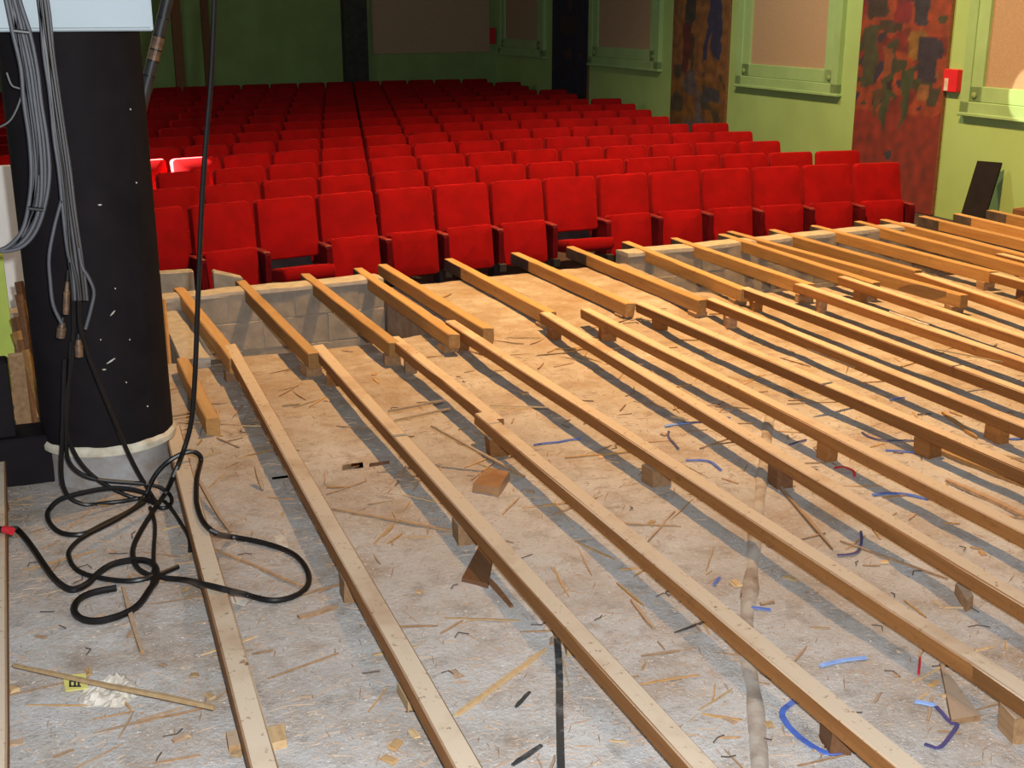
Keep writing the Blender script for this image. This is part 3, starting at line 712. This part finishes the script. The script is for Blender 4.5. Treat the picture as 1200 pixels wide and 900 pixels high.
# leaning pole behind the column
a = ony(201, -20, 7.35); b = ony(172, 100, 7.35); d = (b - a); b = a + d * ((fz(0, 7.3) - a.z) / d.z)
pole = empty('leaning_pole', b); setp(pole, 'dark leaning pole with taped brown section behind the column', 'pole')
m = MB(); m.tube([a - b + (a - b) * .3, Vector((0, 0, 0))], .033, 14); link('shaft', m.mesh('shaft', True), 'blackmetal', pole)
for (ya, yb, rr, mt) in ((43, 57, .0345, 'brass'), (59, 70, .0345, 'brass'), (57, 59, .037, 'cable'), (41, 43, .037, 'cable'), (70, 72, .037, 'cable'), (88, 90, .036, 'cable'), (20, 22, .036, 'cable')):
    pa = a + d * ((ya + 20) / 120); pb = a + d * ((yb + 20) / 120); m = MB(); m.tube([pa - b, pb - b], rr, 14); link('sleeve' if mt == 'brass' else 'tape_band', m.mesh('sleeve'), mt, pole)
# ------------------------------------------------------------------ things at the left edge
a = ony(6, 300, 7.5); q = MB(); xl, xr = ony(-14, 380, 7.5).x, ony(13, 380, 7.5).x
ps = empty('green_post', ((xl + xr) / 2, 7.5, fz(0, 7.5) - .01)); setp(ps, 'lime green painted post standing behind the black column', 'post')
hw = (xr - xl) / 2; zt = ony(6, 298, 7.5).z - ps.location.z
m = MB(); m.bbox(-hw, hw, -.03, .06, 0, zt, .006); link('board', m.mesh('board'), 'limepost', ps)
m = MB(); m.bbox(-hw - .01, -hw + .02, -.05, .07, 0, zt * .8, .006); link('edge_strip', m.mesh('edge_strip'), 'pale', ps)
for i, (p1, p2, w) in enumerate((((22, 330), (36, 352), 9), ((24, 352), (37, 372), 9), ((18, 372), (40, 386), 10), ((20, 388), (42, 414), 11), ((24, 398), (30, 440), 7), ((22, 345), (40, 420), 8), ((30, 410), (46, 440), 9))):
    a, b = ony(*p1, 7.0 - .06 * i), ony(*p2, 7.0 - .06 * i); b = Vector((b.x + .02, b.y - .12, fz(b.x, b.y - .12))); q = MB(); q.tube([a, b], w * .0026, 4)
    setp(q.build('broken_lath', random.choice(['beam', 'darkwood'])), 'broken orange lath in the heap behind the lime post', 'lath', 'laths heaped behind the lime post')
a, b = ony(26, 415, 6.3), ony(26, 520, 6.3); m = MB(); m.bbox(ony(16, 470, 6.3).x, ony(34, 470, 6.3).x, 6.3, 6.34, fz(0, 6.3) - .005, a.z, .004)
setp(m.build('upright_board', 'splint'), 'rough upright board left of the black column', 'board')
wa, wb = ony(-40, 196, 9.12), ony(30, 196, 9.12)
m = MB(); m.bbox(wa.x, wb.x, 9.12, 9.16, AFZ - .004, wa.z, .005); o = m.build('white_board', 'paintwhite'); setp(o, 'bright white board standing behind the trench wall and the lime post', 'board')  # added board, its white stands in for a sunlit patch
# black channel lying on the floor and black upright at the frame edge
c1 = ony(-60, 520, 6.05); c2 = ony(62, 500, 6.05)
m = MB(); m.bbox(c1.x, c2.x, 5.86, 6.10, fz(-.2, 6) - .006, .075, .012); ch = m.build('steel_channel', 'column'); setp(ch, 'black painted steel trunking lying left of the column base', 'trunking')
m = MB(); m.bbox(c1.x, ony(14, 470, 5.95).x, 5.90, 6.02, .07, .44, .01); setp(m.build('black_upright', 'column'), 'black upright post standing on the steel trunking', 'post')
# concrete lumps behind the front wall, left of the second beam
for (x0, x1, yt, yb, Y, lb) in ((168, 227, 321, 350, 9.55, 'pale concrete block behind the front wall beside the column'), (250, 284, 318, 345, 9.47, 'small chipped concrete lump behind the front wall')):
    p0, p1 = ony(x0, yt, Y), ony(x1, yt, Y); m = MB(); z0 = AFZ - .005
    m.bbox(p0.x, p1.x, Y, Y + .09, z0, p0.z, .012); m.v = [(x, y, z - (.06 if (z > z0 + .1 and x > (p0.x + p1.x) / 2 and x1 == 284) else 0)) for x, y, z in m.v]
    setp(m.build('concrete_lump', 'block'), lb, 'concrete block')
# things on and by the right wall
P = onwall(1120, 108, .002); zt = onwall(1120, 81).z; s1, s0 = sp(onwall(1111, 95)), sp(onwall(1127, 95))
al = empty('alarm_box', WP + WD * ((s0 + s1) / 2) + Vector((0, 0, P.z)), math.atan2(WD.y, WD.x)); setp(al, 'red wall alarm box with a white label beside the red mural', 'alarm box')
hw = abs(s1 - s0) / 2; hh = zt - P.z
m = MB(); m.bbox(-hw, hw, -.005, .07, 0, hh, .008); link('body', m.mesh('body'), 'redplastic', al)
m = MB(); m.bbox(hw * .25, hw * .8, .068, .073, hh * .05, hh * .6, .001); link('label_plate', m.mesh('label_plate'), 'paper', al)
m = MB(); Pc = CORNER - RD * .12; m.bbox(-.05, .05, -.09, .005, 0, .32, .008); o = m.build('exit_plate', 'redplastic'); o.location = (CORNER.x - RD.x * .10, CORNER.y - RD.y * .1, 1.22); o.rotation_euler = (0, 0, AA); setp(o, 'small red plate at the far corner of the auditorium', 'sign')
pb = onwall(1141, 252, .34); pt = onwall(1160, 190, .13)
bd = MB(); ax = (pt - pb).normalized(); sd = Vector((.5, -.866, 0)); nn = ax.cross(sd).normalized(); wv = .145
vs = []
for e in (pb - ax * .35, pt):
    for s_ in (-1, 1):
        for t_ in (-1, 1): vs.append(e + sd * wv * s_ * .9 + nn * .02 * t_)
bd.add(vs, [(0, 1, 3, 2), (4, 6, 7, 5), (0, 4, 5, 1), (2, 3, 7, 6), (0, 2, 6, 4), (1, 5, 7, 3)]); setp(bd.build('leaning_board', 'column'), 'black board leaning against the green wall beside the red mural', 'board')
m = MB(); a = onz(1132, 250, -.02); m.bbox(9.15, 9.72, 9.0, 9.75, -.34, .045, .01); rb = m.build('wood_crate', 'darkwood'); setp(rb, 'red-brown wooden box beyond the last front beams', 'crate')

# ------------------------------------------------------------------ floor features: black strip, dusty pipe ridge
m = MB(); pts = [floor_pt(650, 715), floor_pt(655, 780), floor_pt(656, 840), floor_pt(658, 930)]
vs = []; fs = []
pp = catmull(pts, 6)
for i, p in enumerate(pp):
    w_ = .013; z = fz(p.x, p.y); vs += [(p.x - w_, p.y, z + .001), (p.x - w_, p.y, z + .007), (p.x + w_, p.y, z + .007), (p.x + w_, p.y, z + .001)]
for i in range(len(pp) - 1):
    for k2 in range(4): a_ = i * 4 + k2; c_ = i * 4 + (k2 + 1) % 4; fs.append((a_, a_ + 4, c_ + 4, c_))
fs += [(0, 1, 2, 3), tuple((len(pp) - 1) * 4 + j for j in (3, 2, 1, 0))]
m.add(vs, fs); setp(m.build('rubber_strip', 'strip'), 'flat black strip stuck to the pale floor under the second joist', 'strip')
pts = [floor_pt(x, y) for x, y in ((917, 395), (908, 440), (900, 500), (893, 560), (886, 620), (880, 680), (874, 750), (884, 820), (893, 930))]
pp = catmull(pts, 8); m = MB(); m.tube([Vector((p.x, p.y, fz(p.x, p.y) - .020)) for p in pp], [.036 + .012 * noise.noise((p.y * 5, 1, 0)) for p in pp], 9)
setp(m.build('dusty_pipe', 'ridge', smooth=True), 'dust-caked pipe running across the floor under the joists', 'pipe')

# ------------------------------------------------------------------ litter
def splinter(P, ang, L, w, h, mat, label, cat='splinter', group=None, name='wood_splinter', tilt=0, sk=None):
    m = MB(); n = 4; vs = []; fs = []
    for i in range(n + 1):
        t = i / n; ww = w * (1 - .25 * random.random()) * (1 if 0 < i < n else random.uniform(.25, .8)); o_ = random.uniform(-.15, .15) * w
        hh = h * random.uniform(.7, 1)
        vs += [((t - .5) * L, o_ - ww / 2, 0), ((t - .5) * L, o_ + ww / 2, 0), ((t - .5) * L, o_ + ww / 2 * .8, hh), ((t - .5) * L, o_ - ww / 2 * .8, hh)]
    for i in range(n):
        for k in range(4): a = i * 4 + k; c = i * 4 + (k + 1) % 4; fs.append((a, c, c + 4, a + 4))
    fs += [(3, 2, 1, 0), tuple(n * 4 + k for k in range(4))]
    m.add(vs, fs); m.f = [tuple(reversed(f)) for f in m.f]
    o = m.build(name, mat); o.location = P; o.rotation_euler = (0, tilt, ang); setp(o, label, cat, group); return o
def px_splinter(p1, p2, wpx, mat, label, h=.012, z=None, **kw):
    a, b = floor_pt(*p1), floor_pt(*p2)
    if z is not None: a, b = onz(*p1, z), onz(*p2, z)
    c = (a + b) / 2; d = b - a; dist = (c - C0).length
    tilt = -math.atan2(b.z - a.z, math.hypot(d.x, d.y))
    P = Vector((c.x, c.y, c.z if z is not None else max(c.z, fz(c.x, c.y)) + .001))
    return splinter(P, math.atan2(d.y, d.x), d.length, max(.008, wpx * dist / F), h, mat, label, tilt=tilt, **kw)
# the ones that stand out
px_splinter((16, 781), (252, 831), 6, 'pale', 'long pale stick lying across the crumpled litter', .014, z=-.105, cat='stick', name='long_stick')
px_splinter((155, 850), (243, 830), 3, 'splint', 'thin dark twig-like sliver below the long pale stick', .008, cat='stick', name='thin_stick')
px_splinter((145, 690), (166, 768), 7, 'splint', 'slanting splint of wood poking out of the cable loop', .014)
px_splinter((535, 840), (640, 763), 8, 'pale', 'pale splint reaching towards the black floor strip', .012)
px_splinter((385, 597), (560, 628), 5, 'splint', 'long thin lath crossing between the second and third joists', .010, cat='lath')
px_splinter((520, 725), (610, 728), 4, 'pale', 'straight pale sliver beside the black floor strip', .006)
px_splinter((560, 668), (600, 712), 7, 'darkwood', 'brown splint leaning from the wedge-shaped board', .012)
px_splinter((250, 645), (355, 690), 4, 'splint', 'thin lath under the wide cable loop', .010, cat='lath')
px_splinter((1042, 366), (1088, 381.5), 4, 'paper', 'white painted splinter lying along the top of a right-hand joist', .010, z=.002)
px_splinter((1050, 326), (1108, 341), 4, 'pale', 'freshly split pale sliver on the inner end of a front beam', .006, z=.004)
px_splinter((905, 560), (975, 645), 6, 'splint', 'long tapering lath beside the dusty pipe', .012, cat='lath')
px_splinter((1110, 565), (1230, 620), 9, 'splint', 'broad split lath under the right-hand joists', .015, cat='lath')
px_splinter((1075, 520), (1210, 575), 8, 'beam', 'orange split lath resting against the right-hand joist', .02, cat='lath')
px_splinter((1105, 485), (1145, 515), 7, 'beam', 'short orange lath lying askew in the right-hand bays', .014)
px_splinter((985, 635), (1110, 680), 4, 'splint', 'long narrow sliver lying beside the bent blue strap', .008)
px_splinter((455, 483), (522, 470), 4, 'splint', 'thin lath in a pair near the white paper scrap', .010, cat='lath')
px_splinter((462, 494), (528, 480), 3, 'splint', 'second thin lath of a pair near the white paper scrap', .010, cat='lath')
px_splinter((575, 476), (643, 478), 3, 'pale', 'short pale sliver near the blue looped strap', .006)
px_splinter((505, 500), (615, 560), 5, 'splint', 'brown lath pointing at the glazed brown block', .010, cat='lath')
px_splinter((945, 410), (1000, 432), 6, 'splint', 'broken lath pair by the head of the dusty pipe', .012, cat='lath')
px_splinter((1095, 410), (1175, 425), 4, 'pale', 'pale sliver among the rear right joists', .008)
px_splinter((230, 560), (270, 625), 6, 'splint', 'lath between the first two joists near the column', .010, cat='lath')
px_splinter((300, 548), (308, 575), 7, 'splint', 'small upright-looking chip near the second joist', .010)
px_splinter((499, 358), (529, 345), 5, 'pale', 'pale stick poking over the edge of the stage platform', .010, z=-.102)
px_splinter((755, 640), (790, 600), 3, 'splint', 'curved thin sliver by the third joist', .006)
px_splinter((740, 705), (765, 738), 6, 'splint', 'orange sliver in the middle bay', .010)
px_splinter((790, 742), (850, 722), 4, 'iron', 'dark bent iron strip under the fourth joist', .006, cat='metal strip', name='iron_strip')
px_splinter((600, 898), (635, 875), 8, 'strip', 'torn piece of black rubber beside the floor strip', .006, cat='rubber scrap', name='rubber_scrap')
px_splinter((604, 830), (620, 812), 6, 'strip', 'small torn black rubber curl on the pale floor', .006, cat='rubber scrap', name='rubber_scrap')
px_splinter((350, 725), (395, 712), 10, 'splint', 'broad chip of wood beside the wide cable loop', .012)
px_splinter((345, 700), (400, 685), 6, 'splint', 'flat brown sliver above the broad chip beside the cable loop', .008)
def px_block(poly, h, mat, label, cat, name):
    W = [floor_pt(*p) for p in poly]; zz = min(fz(p.x, p.y) for p in W); n = len(W); m = MB(); c = sum(W, Vector()) / n
    m.add([(p.x - c.x, p.y - c.y, 0) for p in W] + [((p.x - c.x) * .94, (p.y - c.y) * .94, h) for p in W], [tuple(range(n - 1, -1, -1)), tuple(range(n, 2 * n))] + [(i, (i + 1) % n, n + (i + 1) % n, n + i) for i in range(n)])
    bm = bmesh.new(); me = m.mesh(name); bm.from_mesh(me); bmesh.ops.recalc_face_normals(bm, faces=bm.faces); bm.to_mesh(me); bm.free()
    o = link(name, me, mat); o.location = (c.x, c.y, zz - .002); setp(o, label, cat); return o
px_block([(553, 576), (585, 582), (598, 562), (570, 556)], .045, 'tile', 'glossy brown block lying between the third and fourth joists', 'wood block', 'brown_block')
px_block([(540, 682), (572, 690), (580, 645), (562, 640)], .018, 'darkwood', 'wedge-shaped brown board beside the third joist', 'board', 'board_offcut')
px_block([(1100, 778), (1114, 850), (1150, 845)], .02, 'splint', 'triangular wooden offcut by the hooked blue strap', 'offcut', 'triangular_offcut')
px_block([(1118, 695), (1128, 690), (1140, 712), (1132, 718)], .05, 'splint', 'thick wooden offcut standing near the right frame joists', 'wood block', 'wood_offcut')
px_block([(312, 860), (335, 855), (337, 876), (312, 882)], .03, 'pale', 'square wooden offcut beside the first joist', 'wood block', 'wood_offcut')
px_block([(265, 866), (290, 860), (292, 880), (268, 884)], .03, 'splint', 'square wooden offcut opposite, touching the first joist', 'wood block', 'wood_offcut')
px_block([(465, 812), (490, 803), (492, 830), (478, 836)], .04, 'pale', 'pale wooden offcut against the second joist', 'wood block', 'wood_offcut')
px_block([(660, 755), (684, 752), (688, 766), (664, 770)], .035, 'pale', 'small pale offcut tucked under the joist by the black strip', 'wood block', 'wood_offcut')
px_block([(398, 490), (420, 478), (424, 492), (402, 502)], .03, 'splint', 'tan offcut leaning by the third joist head', 'wood block', 'wood_offcut')
px_block([(428, 424), (452, 420), (453, 427), (430, 430)], .02, 'darkwood', 'short dark brown lath offcut near the trench edge', 'offcut', 'lath_offcut')
px_block([(312, 455), (330, 447), (332, 455), (316, 466)], .015, 'beam', 'orange chip of board near the column-side joist', 'offcut', 'lath_offcut')
px_block([(467, 452), (480, 449), (496, 455), (484, 459)], .004, 'paper', 'white scrap of paper on the floor near the trench', 'paper', 'paper_scrap')
px_block([(270, 698), (292, 703), (286, 710), (272, 707)], .004, 'paper', 'white scrap of paper under the wide cable loop', 'paper', 'paper_scrap')
px_block([(320, 628), (334, 624), (338, 642), (324, 640)], .006, 'paper', 'crumbled white plaster bit inside the wide cable loop', 'plaster', 'plaster_bit')
# crumpled paper heap with yellow label
c = floor_pt(128, 812); m = MB(); n = 26; vs = []; fs = []
for j in range(n):
    for i in range(n):
        u, v = i / (n - 1) - .5, j / (n - 1) - .5; x = c.x + u * .30; y = c.y + v * .30
        rr = math.hypot(u, v); f = max(0, 1 - (rr / (.36 + .16 * noise.noise((math.atan2(v, u) * 1.3, 2, 0)))) ** 4)
        vs.append((x, y, fz(x, y) - .012 + f * (.022 + .034 * abs(noise.noise((u * 14, v * 14, 5))) + .015 * noise.noise((u * 30, v * 30, 1)))))
for j in range(n - 1):
    for i in range(n - 1): a = j * n + i; fs.append((a, a + 1, a + n + 1, a + n))
m.add(vs, fs); setp(m.build('crumpled_paper', 'paper'), 'crumpled dirty white paper litter under the long pale stick', 'paper')
W = [floor_pt(*p) for p in ((74, 796), (101, 794), (104, 812), (77, 816))]; yl = empty('yellow_tag', W[0]); setp(yl, 'yellow label with black print lying beside the crumpled paper', 'label')
m = MB(); zz = max(fz(p.x, p.y) for p in W) + .012; m.add([Vector((p.x, p.y, zz)) - W[0] for p in W] + [Vector((p.x, p.y, zz + .003)) - W[0] for p in W], [(0, 1, 2, 3), (7, 6, 5, 4), (0, 4, 5, 1), (1, 5, 6, 2), (2, 6, 7, 3), (3, 7, 4, 0)]); link('card', m.mesh('card'), 'yellow', yl)
m = MB()
for (x0, y0, x1, y1) in ((81, 797.5, 89, 799), (81, 799, 83.5, 805), (86.5, 798, 89, 805), (81, 803.5, 95, 805), (91, 797, 93.5, 804)):
    q4 = [onz(x, y, zz + .004) - W[0] for x, y in ((x0, y0), (x1, y0), (x1, y1), (x0, y1))]
    m.add(q4 + [p + Vector((0, 0, .001)) for p in q4], [(0, 1, 2, 3), (7, 6, 5, 4), (0, 4, 5, 1), (1, 5, 6, 2), (2, 6, 7, 3), (3, 7, 4, 0)])
link('printed_mark', m.mesh('printed_mark'), 'ink', yl)
# blue straps (pixel polylines)
def Z4(x0, y0, L, s=4): return [(x0 + a / s, y0 + b / s) for a, b in L]
straps = [
 ('blue', .007, Z4(600, 400, [(140, 318), (105, 335), (125, 375), (255, 382), (325, 358)]), 'bent violet-blue strap looped beside the fourth joist'),
 ('blue', .006, Z4(600, 400, [(150, 470), (190, 460)]), 'tiny blue strap end near the fourth joist'),
 ('violet', .007, Z4(600, 400, [(735, 425), (735, 455), (780, 510)]), 'short dark blue strap bent between the fifth and sixth joists'),
 ('blue', .008, Z4(600, 400, [(815, 562), (920, 565), (980, 610)]), 'blue strap with a kinked end left of the dusty pipe'),
 ('bluepale', .012, Z4(600, 400, [(720, 300), (780, 304), (830, 306)]), 'straight pale blue strap beside the sixth joist shadow'),
 ('violet', .008, Z4(600, 400, [(815, 55), (880, 50), (990, 100)]), 'curved dark blue strap near the rear middle joists'),
 ('blue', .008, Z4(600, 400, [(985, 55), (1035, 120), (980, 135)]), 'hooked blue strap near the rear middle joists'),
 ('violet', .006, Z4(600, 400, [(830, 205), (900, 190), (960, 240), (1000, 235)]), 'tangled violet wire in the middle of the rear bays'),
 ('violet', .006, Z4(600, 400, [(890, 180), (940, 215), (985, 225)]), 'short violet wire in the tangle of the rear bays'),
 ('blue', .007, Z4(900, 400, [(570, 280), (600, 272), (640, 268)]), 'little straight blue strap in the right-hand bays'),
 ('iron', .006, Z4(900, 400, [(700, 348), (765, 345)]), 'little dark wire in the right-hand bays'),
 ('violet', .007, Z4(900, 400, [(440, 430), (480, 455), (560, 470), (720, 470)]), 'long violet wire curving along the right-hand bay'),
 ('blue', .008, Z4(900, 400, [(550, 515), (690, 525)]), 'blue strap with a pale tip in the right-hand bay'),
 ('blue', .011, Z4(900, 400, [(490, 725), (560, 718), (650, 722), (750, 745)]), 'broad blue strap lying along the joist shadow'),
 ('blue', .010, Z4(900, 400, [(1060, 390), (1120, 385)]), 'broad blue strap end by the far right joist'),
 ('blue', .009, Z4(900, 400, [(1080, 455), (1160, 462), (1220, 450)]), 'blue strap running out past the far right joists'),
 ('blue', .009, Z4(900, 400, [(660, 432), (725, 440)]), 'blue strap stub under the ninth joist'),
 ('violet', .006, Z4(900, 400, [(100, 490), (180, 465)]), 'short violet wire beside the dusty pipe'),
 ('violet', .007, Z4(900, 600, [(435, 95), (437, 150), (410, 200), (325, 208)]), 'dark blue strap bent into an open hook in the wide bay'),
 ('bluepale', .011, Z4(900, 600, [(245, 730), (340, 705), (460, 688)]), 'pale blue strap lying flat between the fourth and fifth joists'),
 ('blue', .012, Z4(800, 600, [(435, 638), (355, 700), (362, 745), (430, 812), (525, 855), (638, 815)], 3), 'large blue strap hoop on the pale floor under the fourth joist'),
 ('bluepale', .011, Z4(800, 600, [(815, 672), (890, 685)], 3), 'pale blue strap tip beside the triangular offcut'),
 ('violet', .008, Z4(800, 600, [(890, 690), (940, 745), (965, 755), (935, 800), (900, 835), (850, 822)], 3), 'hooked dark blue strap beside the triangular offcut'),
 ('blue', .008, Z4(800, 600, [(215, 340), (310, 348)], 3), 'blue strap lying over the dusty pipe'),
 ('blue', .007, Z4(800, 600, [(110, 260), (130, 235)], 3), 'tiny blue strap on the top of the fourth joist bay'),
 ('redplastic', .008, Z4(900, 400, [(310, 600), (360, 595), (400, 615), (405, 640)]), 'scrap of pink-red strap in the right-hand bay'),
 ('redplastic', .005, Z4(900, 600, [(712, 690), (705, 770)]), 'thin red strap in the bay beside the fifth joist'),
 ('bluepale', .012, Z4(600, 400, [(622, 568), (655, 570)]), 'bright pale blue strap tip beside the fifth joist'),
]
for mt, r, pts, lb in straps:
    W = catmull([floor_pt(x, y, .004) for x, y in pts], 4); m = MB(); vs = []; fs = []
    for i, p in enumerate(W):
        t = (W[min(i + 1, len(W) - 1)] - W[max(i - 1, 0)]); t.z = 0; t.normalize(); s_ = Vector((-t.y, t.x, 0)) * r * .8; z = fz(p.x, p.y) + .004 + .004 * abs(noise.noise((i * .7, r * 100, 0)))
        for sg, dz in ((-1, 0), (-1, .004), (1, .004), (1, 0)): vs.append((p.x + s_.x * sg, p.y + s_.y * sg, z + dz))
    for i in range(len(W) - 1):
        for k in range(4): a = i * 4 + k; c = i * 4 + (k + 1) % 4; fs.append((a, a + 4, c + 4, c))
    fs += [(0, 1, 2, 3), tuple((len(W) - 1) * 4 + k for k in (3, 2, 1, 0))]
    m.add(vs, fs); o = m.build('plastic_strap' if mt not in ('iron', 'violet') else 'wire_scrap', mt); setp(o, lb, 'strap' if mt not in ('iron', 'violet') else 'wire')
# random litter
def rnd_floor():
    while True:
        px, py = random.uniform(0, 1200), 380 + 520 * random.random() ** .9
        P = onz(px, py, -.165)
        if P.y < slab_edge(P.x) - .08 and not ((P.x - PC.x) ** 2 + (P.y - PC.y) ** 2 < .36 ** 2): return P
for i in range(285):
    P = rnd_floor()
    while P.y < 4.3 and random.random() < .6: P = rnd_floor()
    far = P.y > 5; L = random.choice([.06, .08, .1, .12, .16, .2, .28]) * random.uniform(.7, 1.3)
    px = proj(P)[0]
    splinter((P.x, P.y, fz(P.x, P.y) + .001), random.gauss(.35, .8), L, random.uniform(.006, .015), random.uniform(.003, .008), random.choice(['splint', 'splint', 'pale', 'splint', 'splint', 'beam']),
             'loose wood splinter on the dusty floor between the joists', group='loose wood splinters on the floor')
for (cx, cy, sp_, nn_) in ((660, 412, .28, 26), (300, 470, .25, 14), (820, 470, .3, 14), (250, 520, .2, 8), (740, 380, .25, 10)):
    for i in range(nn_):
        c = onz(cx, cy, -.15); P = Vector((c.x + random.gauss(0, sp_), c.y + random.gauss(0, sp_ * .7), 0))
        if P.y > slab_edge(P.x) - .1 or (P - Vector((PC.x, PC.y, 0))).length < .4: continue
        splinter((P.x, P.y, fz(P.x, P.y) + .002), random.gauss(.2, .7), random.uniform(.08, .26), random.uniform(.006, .016), random.uniform(.004, .010), random.choice(['splint', 'beam', 'pale']),
                 'wood splinter in one of the denser litter heaps among the joists', group='splinters in litter heaps among the joists')
for i in range(60):
    P = rnd_floor(); rblock('wood_chip', (P.x, P.y, fz(P.x, P.y) - .002), random.uniform(.025, .06), random.uniform(.015, .03), random.uniform(.006, .014), random.uniform(0, 3), random.choice(['splint', 'beam', 'pale']), 'small chunky wood chip on the dusty floor', 'wood chip', 'chunky wood chips on the floor')
for i in range(70):
    P = rnd_floor(); a = random.uniform(0, 6.28); L = random.uniform(.035, .075); b = random.uniform(-1.4, 1.4); m = MB()
    p0 = Vector((0, 0, .004)); p1 = Vector((math.cos(a), math.sin(a), 0)) * L * .6 + Vector((0, 0, .008)); p2 = p1 + Vector((math.cos(a + b), math.sin(a + b), 0)) * L * .5
    p2.z = .004; m.tube([p0, p1, p2], .0023, 5); o = m.build('bent_nail', 'iron'); o.location = (P.x, P.y, fz(P.x, P.y)); setp(o, 'bent rusty nail lying on the dusty floor', 'nail', 'bent nails on the floor')
def scatter(name, N, mat, s0, s1, label, el=2.0, far=0):
    m = MB()
    for i in range(N):
        P = rnd_floor()
        while P.y < far and random.random() < .85: P = rnd_floor()
        z = fz(P.x, P.y); a = random.gauss(.2, .9) if far else random.uniform(0, 6.28); s = random.uniform(s0, s1); e = random.uniform(1, el); ca, sa = math.cos(a) * s * e, math.sin(a) * s * e; cb, sb = -math.sin(a) * s * .5, math.cos(a) * s * .5
        t = s * random.uniform(.2, .6)
        m.add([(P.x - ca, P.y - sa, z - .001), (P.x + cb, P.y + sb, z - .001), (P.x + ca, P.y + sa, z - .001), (P.x - cb, P.y - sb, z - .001), (P.x, P.y, z + t)], [(0, 4, 1), (1, 4, 2), (2, 4, 3), (3, 4, 0)])
        m.f[-4:] = [tuple(reversed(f)) for f in m.f[-4:]]
    o = m.build(name, mat); setp(o, label, 'debris', kind='stuff')
scatter('splinter_litter', 8000, 'chips', .002, .006, 'fine wood chips and splinters strewn over the floor', 4)
scatter('sliver_litter', 8500, 'chips', .003, .0075, 'thin wood slivers strewn over the far floor', 11, far=4.6)
scatter('mortar_grit', 4500, 'grit', .002, .006, 'fine mortar grit strewn over the floor', 1.6)
print('OBJECTS', len(bpy.data.objects))
